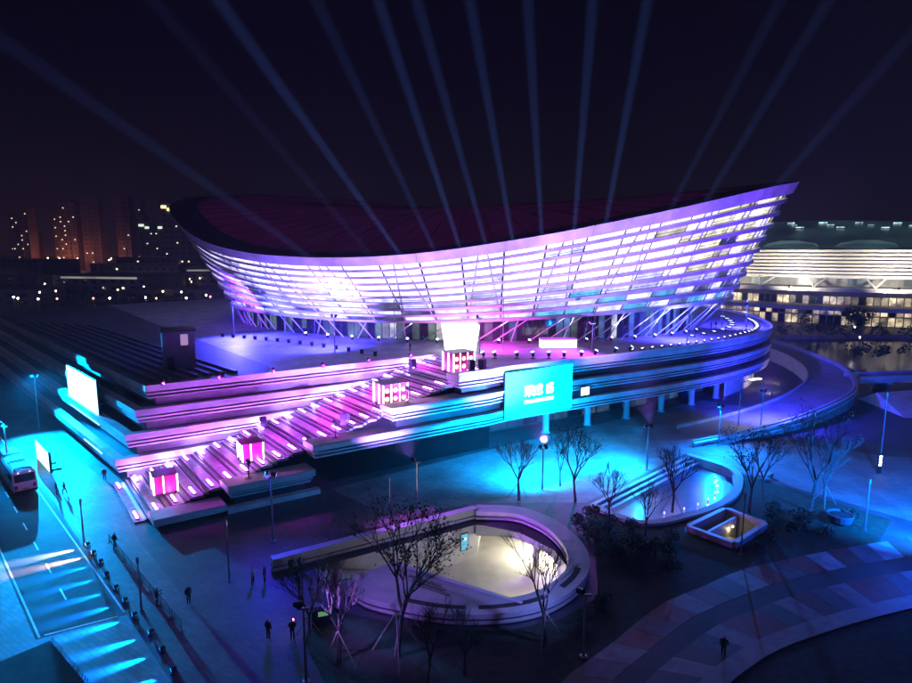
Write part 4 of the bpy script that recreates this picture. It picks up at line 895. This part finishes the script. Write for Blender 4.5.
# shrubs
def shrub_mesh(seed, n=420):
    r = random.Random(seed); m = MB()
    lob = [(r.uniform(-.6, .6), r.uniform(-.6, .6), r.uniform(.3, .8), r.uniform(.35, .6)) for _ in range(6)]
    for _ in range(n):
        l = r.choice(lob); v = Vector((r.gauss(0, 1), r.gauss(0, 1), r.gauss(0, 1))).normalized() * l[3] * r.uniform(.7, 1.05)
        c = Vector(l[:3]) + v
        if c.z < 0.02: c.z = r.uniform(0.02, 0.2)
        a = Vector((r.uniform(-1, 1), r.uniform(-1, 1), r.uniform(-1, 1))).normalized(); b = a.orthogonal().normalized(); s_ = r.uniform(.06, .12)
        m.face([c - a * s_, c + b * s_ * .6, c + a * s_, c - b * s_ * .6])
    return m.mesh('shrub', SHRUB)
SM = [shrub_mesh(s) for s in (1, 2, 3)]
stemm = MB()
for k in range(5): stemm.tube((0, 0, 0), (math.cos(k * 1.3) * .3, math.sin(k * 1.3) * .3, .7), .03, .01, 5)
stemm = stemm.mesh('stem', BARK)
SHR = [(13.9, 62.0, 1.5), (14.6, 59.4, 1.4), (16.4, 61.4, 1.5), (15.6, 64.8, 1.2), (18.6, 61.6, 1.3), (19.0, 56.4, 1.3), (16.8, 57.0, 1.5), (15.2, 56.0, 1.4), (18.2, 58.6, 1.2), (17.0, 54.4, 1.2), (20.8, 57.0, 1.3), (22.4, 59.6, 1.1), (20.0, 53.6, 1.1), (35.6, 64.8, 1.2), (38.0, 63.4, 1.3), (39.8, 65.0, 1.1), (36.6, 61.6, 1.0), (39.4, 61.0, 1.0), (33.2, 60.0, 0.9), (30.4, 57.4, 0.9), (12.4, 47.6, 1.0), (10.2, 45.0, 0.9), (37.0, 67.4, 1.0), (44.8, 65.2, 0.9)]
for k, (x, y, s_) in enumerate(SHR):
    t = thing('shrub', ('big rounded evergreen shrub close beside the court ring' if s_ > 1.45 else 'smaller rounded evergreen shrub on the dark lawn between court and promenade') if x < 25 else ('rounded evergreen shrub under the leafy trees near the tub' if y > 62.5 else 'low evergreen shrub on the lawn edge before the stairwell'), 'shrub', (x, y, 0.006), k * 1.7, 'shrubs by the court ring' if x < 25 else 'shrubs round the stairwell'); t.scale = (s_, s_, s_)
    f = link('foliage', SM[k % 3], t); link('stem', stemm, t)
# frosted ornamental hedge behind the garden wall
hr = random.Random(8); hm = MB()
for _ in range(5200):
    t_ = hr.random(); c = Vector((-12.8 + 10.6 * t_, 57.9 + 6.3 * t_, 0)) + Vector((-0.5, 0.86, 0)) * hr.uniform(-0.1, 1.3); hgt = 1.15 + 0.25 * math.sin(t_ * 40) * hr.random()
    b = c + Vector((hr.gauss(0, .12), hr.gauss(0, .12), hgt * hr.uniform(.5, 1.15))); a = Vector((hr.uniform(-1, 1), hr.uniform(-1, 1), hr.uniform(.2, 1.4))).normalized(); n_ = a.orthogonal().normalized() * 0.03
    hm.face([b - n_, b + n_, b + a * .24])
hedge = link('ornamental_grass', hm.mesh('ornamental_grass', mat('pale_grass', (0.34, 0.29, 0.24), 0.8, var=0.3))); tag(hedge, 'pale feathery ornamental grass behind the long garden wall', 'grass', None, 'stuff')

# ================================================================== PEOPLE
SKIN = mat('skin', (0.45, 0.28, 0.2), 0.5, var=0.05); HAIR = mat('hair', (0.02, 0.015, 0.012), 0.5); 
CL = [mat('coat_black', (0.02, 0.02, 0.025), 0.8), mat('coat_navy', (0.025, 0.03, 0.07), 0.8), mat('coat_grey', (0.12, 0.12, 0.13), 0.8), mat('coat_pale', (0.5, 0.5, 0.52), 0.8)]
TRS = mat('trousers', (0.03, 0.03, 0.04), 0.8); SHOE = mat('shoes', (0.015, 0.015, 0.015), 0.5)
def body_mesh(stride, arm, lean):
    V = {'pel': (0, 0, .95, .15), 'spi': (0, .01 + lean * .5, 1.18, .155), 'che': (0, .0 + lean, 1.36, .17), 'nek': (0, -.01 + lean, 1.49, .065), 'hd0': (0, -.02 + lean, 1.56, .075), 'hd1': (0, -.025 + lean, 1.65, .10), 'hd2': (0, -.01 + lean, 1.73, .07), 'nos': (0, -.12 + lean, 1.63, .02)}
    Ed = [('pel', 'spi'), ('spi', 'che'), ('che', 'nek'), ('nek', 'hd0'), ('hd0', 'hd1'), ('hd1', 'hd2'), ('hd1', 'nos')]
    for s_, n in ((-1, 'l'), (1, 'r')):
        st = stride * s_
        V.update({n + 'hip': (s_ * .1, 0, .88, .11), n + 'kne': (s_ * .105, -st * .5 - .02, .49, .075), n + 'ank': (s_ * .11, -st * .75 + .03, .09, .05), n + 'toe': (s_ * .125, -st * .75 - .13, .035, .045),
                  n + 'sho': (s_ * .2, lean, 1.40, .075), n + 'elb': (s_ * .27, .03 + lean + st * .3, 1.12, .055), n + 'wri': (s_ * .24, (-.10 if arm < .5 else -.28) + st * .4 + lean, .90 if arm < .5 else 1.2, .036), n + 'han': (s_ * .23, (-.13 if arm < .5 else -.36) + st * .4 + lean, .82 if arm < .5 else 1.27, .04),
                  n + 'fin': (s_ * .22, (-.15 if arm < .5 else -.42) + st * .4 + lean, .75 if arm < .5 else 1.3, .022), n + 'thu': (s_ * .19, (-.19 if arm < .5 else -.36) + st * .4 + lean, .82 if arm < .5 else 1.33, .014)})
        Ed += [('pel', n + 'hip'), (n + 'hip', n + 'kne'), (n + 'kne', n + 'ank'), (n + 'ank', n + 'toe'), ('che', n + 'sho'), (n + 'sho', n + 'elb'), (n + 'elb', n + 'wri'), (n + 'wri', n + 'han'), (n + 'han', n + 'fin'), (n + 'han', n + 'thu')]
    ks = list(V); me = bpy.data.meshes.new('person'); me.from_pydata([V[k][:3] for k in ks], [(ks.index(a), ks.index(b)) for a, b in Ed], [])
    o = bpy.data.objects.new('tmp', me); COL.objects.link(o); o.modifiers.new('s', 'SKIN'); ss = o.modifiers.new('u', 'SUBSURF'); ss.levels = 1; ss.render_levels = 1
    for k, sv in zip(ks, me.skin_vertices[0].data): sv.radius = (V[k][3], V[k][3]); sv.use_root = (k == 'pel')
    out = bpy.data.meshes.new_from_object(o.evaluated_get(bpy.context.evaluated_depsgraph_get())); bpy.data.objects.remove(o)
    return out
BODY = [body_mesh(0.0, 0, 0), body_mesh(0.28, 0, -.03), body_mesh(0.05, 1, -.02)]
def person(x, y, rz, pose, coat, label, z=0.006, group=None):
    me = BODY[pose].copy()
    for m in (SKIN, HAIR, CL[coat], TRS, SHOE): me.materials.append(m)
    idx = []
    for p in me.polygons:
        c = p.center
        idx.append(1 if c.z > 1.68 or (c.z > 1.55 and c.y > 0.03) else 0 if c.z > 1.52 or (abs(c.x) > .17 and c.z < .88 and c.z > .7) else 2 if c.z > .86 else 3 if c.z > .1 else 4)
    me.polygons.foreach_set('material_index', idx); me.polygons.foreach_set('use_smooth', [True] * len(idx))
    o = link('person', me); o.location = (x, y, z); o.rotation_euler = (0, 0, rz); tag(o, label, 'person', group); return o
person(-49.4, 71.6, 2.2, 0, 0, 'person in dark coat standing on the cyan pavement facing a companion'); person(-48.6, 71.9, -1.2, 1, 1, 'person in navy coat stepping beside a companion on the cyan pavement')
person(-46.2, 76.4, 0.6, 1, 0, 'person walking past the foot of the wing'); person(-34.6, 57.9, 2.6, 1, 0, 'person striding past the roadside post')
person(-22.9, 48.2, 1.0, 0, 1, 'person in navy coat on the dark paving near the road'); person(-25.4, 47.8, 2.0, 2, 0, 'person in black bending over gear by the road post')
person(-14.6, 43.4, 2.8, 0, 0, 'person in black standing by the tree bed post'); person(-12.7, 43.3, 3.2, 2, 0, 'person in black holding up a small red light')
person(-18.4, 51.2, 1.4, 2, 3, 'person in pale jacket near the end of the garden wall'); person(-17.4, 51.5, -1.6, 0, 1, 'person in navy beside the pale-jacketed one'); person(-15.4, 53.0, 0.3, 1, 0, 'person in black walking along the garden wall'); person(-14.6, 53.4, 0.5, 0, 2, 'person in grey coat walking along the garden wall')
person(19.9, 41.3, 2.6, 1, 0, 'person in black walking alone on the promenade kerb'); person(57.5, 136.0, 1.0, 0, 0, 'person in black standing on the deck tip', 12.51); person(58.4, 135.6, -1.0, 1, 1, 'person in navy walking on the deck tip', 12.51)
person(20.6, 79.0, 1.0, 1, 0, 'person in black crossing the bright cyan street'); person(-8.0, 104.5, 2.0, 0, 0, 'person in black on the deck by the stair head', 12.51)
tr = thing('torch', 'small red glowing torch held up by the tree bed', 'torch', (-12.72, 43.72, 1.18)); MB().lathe((0, 0, 0), [(0.03, 0), (0.03, 0.22)], 6).build('handle', DMETAL, tr); MB().lathe((0, 0, 0.2), [(0.05, 0), (0.07, 0.1), (0.03, 0.16)], 8).build('lens', glowmat('red_torch', (1.0, 0.15, 0.12), 14.0), tr)
lamp('light', 'POINT', (-12.9, 43.9, 1.5), 16, (0.9, 0.75, 0.9), tr, None, rad=0.05)

# ================================================================== BUS
bus = thing('parked_bus', 'pale coach parked on the road beside the cyan pavement', 'bus', (-53.4, 71.9, 0.006), math.atan2(WL[1], WL[0]) - R(90))
BW = mat('bus_paint', (0.62, 0.64, 0.68), 0.3, var=0.05)
prof = [(-1.25, .35), (1.25, .35), (1.27, 1.2), (1.22, 2.7), (1.05, 3.02), (.7, 3.12), (-.7, 3.12), (-1.05, 3.02), (-1.22, 2.7), (-1.27, 1.2)]
mb = MB(); mb.grid([[(x, y, z) for x, z in prof] for y in (0, .12, 11.8, 12)], closed=True)
mb.face([(x, 0, z) for x, z in prof][::-1]); mb.face([(x, 12, z) for x, z in prof]); body = mb.build('body', BW, bus, weld=True)
MB().box((0, -.02, 2.15), (2.1, .05, 1.0)).build('rear_window', GLASSD, bus)
for x in (-.95, .95): MB().box((x, -.03, 1.05), (.3, .06, .5)).build('tail_light', mat('tail_red', (0.3, 0.02, 0.02), 0.3), bus)
for x in (-.6, 0.6): MB().tube((x, -.02, 2.85), (x, -.05, 2.85), .05, n=8).build('marker_lamp', glowmat('marker', (0.9, 0.9, 1.0), 6.0), bus)
MB().box((0, -.03, .75), (.6, .04, .2)).build('number_plate', mat('plate', (0.5, .4, .05), .5), bus); MB().box((0, -.06, .45), (2.4, .12, .25)).build('bumper', DMETAL, bus)
for y in (1.5, 5.0, 8.5): MB().box((0, y + .6, 3.2), (1.9, 2.3, .2)).build('roof_hatch', BW, bus, bevel=.04); MB().box((0, y - 1.0, 3.14), (2.0, .25, .1)).build('roof_seam', DMETAL, bus)
for s_ in (-1, 1):
    for k in range(6): MB().box((s_ * 1.26, 1.4 + k * 1.8, 2.1), (.05, 1.6, .95)).build('side_window', GLASSD, bus)
    for y in (3.0, 9.6):
        w_ = MB().tube((s_ * 1.0, y, .48), (s_ * 1.29, y, .48), .48, n=16).build('wheel', DMETAL, bus); sub(MB().tube((s_ * 1.29, y, .48), (s_ * 1.31, y, .48), .28, n=12).build('rim', METAL), w_)
    MB().tube((s_ * 1.25, 12, 2.6), (s_ * 1.5, 12.2, 2.3), .04).build('mirror', DMETAL, bus)
# event canopy in the corner
can = thing('event_canopy', 'dark flat event canopy with a fringe of lamp rods at the road edge', 'canopy', (-27.2, 34.6, 0), R(-40))
MB().box((0, 0, 3.05), (7.0, 5.0, .12)).build('roof', mat('canopy_cloth', (0.035, 0.045, 0.06), .7, var=.3, vscale=1.0, bump=.3, bscale=2), can)
for x in (-3.3, 3.3):
    for y in (-2.3, 2.3): MB().tube((x, y, 0), (x, y, 3.0), .05).build('leg', DMETAL, can)
for k in range(15): MB().tube((3.5, -2.4 + k * .34, 3.0), (3.62, -2.4 + k * .34, 3.45), .035, n=5).build('rod', METAL, can)
for k in range(18): MB().tube((-3.3 + k * .38, 2.5, 3.0), (-3.3 + k * .38, 2.62, 3.45), .035, n=5).build('rod', METAL, can)
# crowd-control barriers along the road edge
for k in range(8):
    p = np.array((-36.0, 57.8)) + rdir * (k * 2.6) + np.array((0.9, 0.5)); t = thing('barrier', 'low metal crowd barrier behind the roadside spotlights', 'barrier', (p[0], p[1], 0.006), math.atan2(rdir[1], rdir[0]), 'crowd barriers behind the roadside spotlights')
    if k == 0:
        bmesh_f = MB().tube((-1.1, 0, 1.0), (1.1, 0, 1.0), .025, n=5).tube((-1.1, 0, .25), (1.1, 0, .25), .02, n=5).mesh('frame', DMETAL); bm_p = MB()
        for x in (-1.1, 1.1): bm_p.tube((x, 0, 0), (x, 0, 1.0), .025, n=5).tube((x, -.25, 0.02), (x, .25, 0.02), .02, n=5)
        bm_p = bm_p.mesh('post', DMETAL); bar_v = MB().tube((0, 0, .25), (0, 0, 1.0), .012, n=4).mesh('bar', DMETAL)
    link('frame', bmesh_f, t); link('post', bm_p, t)
    for j in range(9): o = link('bar', bar_v, t); o.location = (-.88 + .22 * j, 0, 0)
# equipment rack by the tree bed
er = thing('control_rack', 'dark control rack with a green glowing screen by the tree bed', 'equipment', (-10.9, 45.4, 0.006), R(20))
MB().box((0, 0, .7), (1.6, .8, 1.4)).build('cabinet', DMETAL, er, bevel=.03); MB().box((.1, -.42, 1.1), (.8, .04, .4)).build('screen', glowmat('green_screen', (.2, .5, .25), .5), er); MB().tube((.6, 0, 1.4), (.6, 0, 2.6), .03).build('aerial', METAL, er); MB().box((0, 0, 1.6), (1.0, .7, .3)).build('case', mat('case_blue', (.05, .07, .2), .5), er)
# ================================================================== SECOND STADIUM
st = thing('distant_stadium', 'pale warm-lit stadium with V columns and domed roof beyond the canal', 'stadium', (225, 330, 0), world_parts=True)
def Q(ph, r_, z): q = R(ph); return (225 + 125 * r_ * math.cos(q), 330 + 104 * r_ * math.sin(q), z)
P0, P1 = 180, 330
def ringband(mb, r0, z0, r1, z1, thick, n=60, a0=P0, a1=P1):
    rows = []
    for j in range(n + 1):
        ph = a0 + (a1 - a0) * j / n; rows.append([Q(ph, r0, z0), Q(ph, r1, z1), Q(ph, r1 - thick, z1), Q(ph, r0 - thick, z0)])
    return mb.grid(rows, closed=True)
WS = mat('stadium_white', (0.72, 0.70, 0.64), 0.5, var=.08)
for k in range(8):
    z = 19.0 + k * 1.45; ringband(MB(), .985 + .006 * k, z, .992 + .006 * k, z + .95, .03).build('louvre_band', WS, st)
ringband(MB(), .965, 18.6, .99, 30.6, .008).build('facade_skin', WS, st)
for z, h_, r_ in ((13.6, 1.6, 1.05), (6.4, 1.5, 1.09)): ringband(MB(), r_, z, r_, z + h_, .35).build('floor_slab', STONE, st)
ringband(MB(), .93, 0, .93, 18.8, .02).build('inner_wall', mat('stadium_grey', (.25, .25, .24), .6), st)
for k in range(80):
    ph = 205 + k * 1.2
    for z, hgt, r_ in ((0.4, 3.4, 1.02), (4.3, 1.6, 1.02), (8.2, 3.2, 0.99)):
        m_ = glowmat('stadium_window', (1.0, .80, .48), .75, var=.85, vscale=.3) if rp.random() < .66 else GLASSD
        MB().grid([[Q(ph + .08, r_, z), Q(ph + 1.1, r_, z)], [Q(ph + .08, r_, z + hgt), Q(ph + 1.1, r_, z + hgt)]]).build('lit_window', m_, st)
    if k % 8 == 2: MB().grid([[Q(ph, .934, 15.4), Q(ph + 4, .934, 15.4)], [Q(ph, .934, 18.5), Q(ph + 4, .934, 18.5)]]).build('teal_window', glowmat('teal_glass', (.05, .35, .38), .35, var=.6, vscale=.2), st)
    if k % 8 == 6:
        for d_ in (-1.6, 1.6): MB().tube(Q(ph, 1.03, 15.2), Q(ph + d_, .985, 19.0), .45, .35, 6).build('v_column', WS, st)
crest = lambda a: .5 + .5 * math.cos(R(a - 205))
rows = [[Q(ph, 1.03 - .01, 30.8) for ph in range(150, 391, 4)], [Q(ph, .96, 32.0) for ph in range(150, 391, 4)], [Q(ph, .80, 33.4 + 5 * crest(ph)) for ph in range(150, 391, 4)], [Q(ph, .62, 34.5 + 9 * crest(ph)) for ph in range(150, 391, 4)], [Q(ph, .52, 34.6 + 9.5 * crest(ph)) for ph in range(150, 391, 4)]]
MB().grid(rows).build('roof', glowmat('roof_painted_glow', (.22, .50, .48), .05, var=.6, vscale=.06, base=(.09, .14, .14)), st, smooth=True)  # greenish light on roof and domes is put in as a glow
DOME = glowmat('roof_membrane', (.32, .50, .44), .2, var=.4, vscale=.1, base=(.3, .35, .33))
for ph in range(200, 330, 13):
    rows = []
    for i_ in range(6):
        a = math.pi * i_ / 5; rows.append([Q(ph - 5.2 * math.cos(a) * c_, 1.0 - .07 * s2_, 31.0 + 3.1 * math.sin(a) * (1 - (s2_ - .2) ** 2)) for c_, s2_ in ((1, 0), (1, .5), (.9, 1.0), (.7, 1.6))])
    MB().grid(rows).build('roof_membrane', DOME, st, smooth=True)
for k in range(26):
    ph = 215 + k * 3.4; MB().box(Q(ph, .66 + .05 * (k % 3), 34.6 + 8.0 * crest(ph) - 1.2 * (k % 3)), (2.2 + 2.0 * rp.random(), .7, .4), R(ph + 90)).build('roof_lamp', glowmat('roof_lamp', (.55, .9, .9), 1.2, var=.6), st)
for k in range(7):
    ph = 214 + k * 15; a_ = Q(ph, 1.14, 9.0)
    flood('stadium_floodlight', 'warm facade floodlight on the ledge of the distant stadium', 'floodlights of the distant stadium', (a_[0], a_[1], 15.3), Q(ph, .98, 25), 34000, (1.0, .9, .68), size=130, r=.4, stand=.6, glow_s=4, rad=.4)
# ================================================================== CITY BEHIND
rc = random.Random(21)
TW = mat('tower_concrete', (.16, .14, .14), .8, var=.2, vscale=.05); LOWB = mat('block_concrete', (.10, .10, .11), .8, var=.3, vscale=.05)
WIN = [glowmat('win_warm', (1.0, .75, .45), 2.2, sample=False), glowmat('win_white', (.9, .95, 1.0), 1.7, sample=False)]
wm = [MB().box((0, 0, 0), (1.5, .3, 1.3)).mesh('window', m_) for m_ in WIN]
dwm = MB().box((0, 0, 0), (3.2, .2, 2.0)).mesh('window', GLASSD)
def tower(x, y, w, d, h, label, nlit, crown=None):
    t = thing('apartment_tower', label, 'tower', (x, y, 0), R(rc.uniform(-12, 12)), 'apartment towers on the skyline')
    MB().box((0, 0, h / 2), (w, d, h)).box((0, -d / 2 - .6, h / 2), (w * .28, 1.4, h)).build('wall', TW, t)
    MB().box((0, 0, h + 1.6), (w * .5, d * .5, 3.2)).build('roof', TW, t)
    nf = int(h / 6.4); ncol = max(3, int(w / 6.5)); cells = [(i, j) for i in range(ncol) for j in range(1, nf)]; lit = set(rc.sample(cells, min(int(nlit * 1.6), len(cells))))
    for i, j in cells:
        o = link('window', wm[rc.random() < .4] if (i, j) in lit else dwm, t); o.location = (-w / 2 + (i + .5) * w / ncol, -d / 2 - (1.45 if abs(i + .5 - ncol / 2) < .6 else .12), j * 6.4)
    if crown:
        for k in range(5): MB().box((-w / 2 + w * (k + .5) / 5, -d / 2 - .8, h - 4 - 3 * (k % 2)), (w / 6, .8, 3.0)).build('crown_light', crown, t)
YEL = glowmat('crown_yellow', (1.0, .72, .25), 4.0, sample=False); WHT = glowmat('crown_white', (1.0, .98, .9), 5.0, sample=False); PAL = glowmat('crown_pale', (.8, .95, .8), 1.3, sample=False)
tower(-650, 930, 30, 16, 92, 'tall dark tower at the edge of the skyline with scattered lit rooms', 12); tower(-602, 960, 36, 18, 84, 'broad dark tower beside the tallest skyline slab', 14); tower(-560, 900, 26, 16, 98, 'slim dark tower left of the reddish slab', 9)
tower(-528, 900, 24, 16, 104, 'slim tower next to the pair of slabs with few lit rooms', 3); tower(-540, 1040, 30, 18, 112, 'tower set behind the slim pair', 6); tower(-480, 900, 20, 16, 104, 'narrow slab tower nearest the bright crown lights', 2); tower(-505, 980, 28, 18, 84, 'mid-height tower between slab towers', 7)
tower(-395, 820, 42, 20, 66, 'office block with pale lit crown band', 4, PAL); tower(-330, 740, 34, 20, 84, 'office block with blazing white and yellow crown lights', 6, YEL); tower(-305, 760, 26, 18, 80, 'office block with white crown lights close to the arena', 3, WHT); tower(-690, 990, 40, 18, 60, 'low wide tower at the left end of the skyline', 8)
tower(-420, 1000, 40, 18, 40, 'squat block behind the office blocks', 6)
LB = [(-330, 420, 90, 40, 12), (-220, 400, 70, 36, 14), (-420, 520, 110, 40, 15), (-260, 520, 80, 40, 18), (-180, 480, 60, 36, 16), (-470, 640, 130, 50, 20), (-300, 640, 90, 40, 22), (-150, 330, 46, 24, 9), (-250, 330, 60, 26, 9)]
strip = glowmat('canopy_strip', (.8, .85, .75), .25, var=.4, vscale=.05, sample=False)
for k, (x, y, w, d, h) in enumerate(LB):
    lab = ['low dark hall in the trees beyond the wing', 'low dark hall with pale lit band behind the arena shoulder', 'long low block with street lamps before it', 'mid-rise dark block under the office crowns', 'mid-rise dark block beside the arena shoulder', 'long dark block at the foot of the towers', 'dark block at the foot of the bright crowns', 'small dark pavilion behind the wing roof', 'low dark pavilion with street lamps along it'][k]
    t = thing('low_block', lab, 'building', (x, y, 0), R(rc.uniform(-15, 15)), 'dark low blocks of the city')
    MB().box((0, 0, h / 2), (w, d, h)).build('wall', LOWB, t); MB().box((0, 0, h + .4), (w + 1.5, d + 1.5, .8)).build('roof', ROOFD, t)
    for j in range(int(w / 7)):
        for z in range(2, int(h) - 1, 4):
            o = link('window', wm[rc.random() < .5] if rc.random() < .10 else dwm, t); o.location = (-w / 2 + 3.5 + 7 * j, -d / 2 - .12, z + .5)
    if k in (1, 4, 2): MB().box((0, -d / 2 - .3, h - 1.2), (w * .8, .3, 1.2)).build('lit_band', strip, t)
def street_lamp(x, y, col, h=9, lab='', gr=''):
    t = thing('city_street_lamp', lab, 'street lamp', (x, y, 0), 0, gr)
    link('pole', slp[0], t); o = link('lamp_head', slp[col], t); return t
sc_ = MB().lathe((0, 0, 8.6), [(.1, 0), (.32, .2), (.38, .5), (.2, .75)], 8)
slp = [MB().lathe((0, 0, 0), [(.14, 0), (.08, 8.8)], 6).mesh('pole', METAL), sc_.mesh('lamp_head', glowmat('lamp_warm', (1.0, .68, .3), 24.0, sample=False)), sc_.mesh('lamp_head', glowmat('lamp_white', (1.0, .95, .85), 24.0, sample=False)), sc_.mesh('lamp_head', glowmat('lamp_red', (1.0, .25, .15), 10.0, sample=False))]
for k in range(80):
    x = rc.uniform(-420, -70); y = rc.uniform(255, 560)
    if x > -y * .25: x = -y * rc.uniform(.3, .72)
    c = rc.choice((1, 2, 2)); street_lamp(x, y, c, lab='glowing warm street lamp among the dark trees of the city' if c == 1 else 'glowing white street lamp among the dark trees of the city', gr='street lamps of the city')
for k in range(26):
    x = -330 + k * 10.5 + rc.uniform(-3, 3); c = rc.choice((1, 2, 2, 3)); street_lamp(x, 252 + k * 1.0 + rc.uniform(-4, 4), c, lab={1: 'warm lamp in the row of lights along the far avenue', 2: 'white lamp in the row of lights along the far avenue', 3: 'red light in the row of lights along the far avenue'}[c], gr='lights of the far avenue')
for k in range(7):
    x = -640 + k * 36; street_lamp(x, 700 + rc.uniform(-40, 60), 1, lab='warm lamp at the foot of the skyline towers', gr='lamps at the foot of the towers').scale = (2, 2, 2)
for x, y in ((-538, 872), (-490, 872), (-612, 920), (-566, 876)):
    t = street_lamp(x, y, 1, lab='orange lamp glowing against the foot of a skyline tower', gr='orange lamps against the towers'); t.scale = (2, 2, 2); lamp('light', 'POINT', (x, y - 4, 22), 16000, (1.0, .25, .12), t, None, rad=1.0)
for k in range(9):
    street_lamp(115 + k * 14, 178 + rc.uniform(-8, 8) + 10 * (k % 2), rc.choice((1, 2)), lab='low lamp on the bank before the distant stadium', gr='lamps on the stadium bank').scale = (.5, .5, .6)
# far woods and the trees before the distant stadium
def wood(name, pts, n, hmin, hmax, label, sz=1.0):
    r = random.Random(len(pts) + n); m = MB()
    for _ in range(n):
        i_ = r.randrange(len(pts)); cx, cy_, rad = pts[i_]; a = r.uniform(0, 6.28); q = rad * math.sqrt(r.random()); bx, by = cx + q * math.cos(a), cy_ + q * math.sin(a); hh = r.uniform(hmin, hmax)
        for _ in range(26):
            v = Vector((r.gauss(0, 1), r.gauss(0, 1), r.gauss(0, 1))).normalized() * r.uniform(.6, 1.0); c = Vector((bx + v.x * hh * .36, by + v.y * hh * .36, hh * .6 + v.z * hh * .4))
            a_ = Vector((r.uniform(-1, 1), r.uniform(-1, 1), r.uniform(-1, 1))).normalized(); b2 = a_.orthogonal().normalized(); s_ = r.uniform(.5, 1.0) * sz
            m.face([c - a_ * s_, c + b2 * s_ * .7, c + a_ * s_, c - b2 * s_ * .7])
    o = link(name, m.mesh(name, SHRUB)); tag(o, label, 'woodland', None, 'stuff')
wood('far_woodland', [(-x, 262 + x * .35 + rc.uniform(-20, 40), 26) for x in range(60, 420, 24)] + [(-x, 430 + rc.uniform(-40, 60), 40) for x in range(120, 520, 40)], 900, 5, 9, 'dark mass of city trees beyond the wing roof')
wood('bank_woodland', [(x, 228 - x * .1, 10) for x in range(110, 250, 12)] + [(120 + 12 * k, 172, 9) for k in range(9)], 200, 2.5, 4.5, 'dark shrubs along the canal bank before the stadium', .6)
def bank_tree_mesh(seed):
    T, B, Lf = grow(seed, 9.0, 1.0, 3, 26); return T.mesh('trunk', BARK), B.mesh('branches', BARK), Lf
BT = []
for s_ in (51, 52):
    T, B, _ = grow(s_, 9.0, 1.0, 3, 0); r = random.Random(s_); Lf = MB()
    for _ in range(900):
        v = Vector((r.gauss(0, 1), r.gauss(0, 1), r.gauss(0, 1))).normalized() * r.uniform(.45, 1.05) * (1 + .3 * math.sin(5 * r.random())); c = Vector((v.x * 3.0, v.y * 3.0, 6.4 + v.z * 2.8)); a_ = Vector((r.uniform(-1, 1), r.uniform(-1, 1), r.uniform(-1, 1))).normalized(); b2 = a_.orthogonal().normalized(); q = r.uniform(.2, .42)
        Lf.face([c - a_ * q, c + b2 * q * .6, c + a_ * q, c - b2 * q * .6])
    BT.append((T.mesh('trunk', BARK), B.mesh('branches', BARK), Lf.mesh('leaves', SHRUB)))
for k, (x, y, s_) in enumerate(((128, 222, 1.0), (143, 219, 1.3), (150, 222, 1.2), (168, 216, 1.1), (178, 214, 1.3), (186, 213, 1.2), (112, 226, .8), (196, 200, 1.0))):
    t = thing('bank_tree', 'dark leafy tree on the bank before the lit stadium storeys', 'tree', (x, y, 0), k * 1.3, 'trees before the distant stadium'); t.scale = (s_ * .8, s_ * .8, s_ * .8)
    link('trunk', BT[k % 2][0], t); cr = link('crown', BT[k % 2][1], t); lf = link('leaves', BT[k % 2][2]); lf.parent = cr; lf['kind'] = 'stuff'
# lit signal column by the street
sgn = thing('signal_column', 'small column of white lit marks beside the tall mast', 'sign', (57.4, 79.0, 0.006)); MB().box((0, 0, 1.4), (.5, .2, 2.8)).build('post', DMETAL, sgn)
for k in range(4): MB().box((.02 * (k % 2), -.12, 1.2 + .4 * k), (.36, .04, .26)).build('lit_mark', glowmat('lit_mark', (1, .98, .9), 4.0), sgn)

# ================================================================== HAZE
hz = MB().box((-80, 560, 79.0), (1900, 1240, 162.0)).build('haze', [])
hm_ = bpy.data.materials.new('haze'); hm_.use_nodes = True; hm_.node_tree.nodes.clear()
ho = hm_.node_tree.nodes.new('ShaderNodeOutputMaterial'); pv = hm_.node_tree.nodes.new('ShaderNodeVolumePrincipled')
pv.inputs['Color'].default_value = (0.85, 0.88, 0.95, 1); pv.inputs['Density'].default_value = 0.0003; pv.inputs['Anisotropy'].default_value = 0.0
hm_.node_tree.links.new(pv.outputs[0], ho.inputs['Volume']); hz.data.materials.clear(); hz.data.materials.append(hm_)
tag(hz, 'thin night haze over the whole site catching the light beams', 'haze', None, 'stuff')
for o in scene.objects:
    if '_w' in o.keys(): del o['_w']
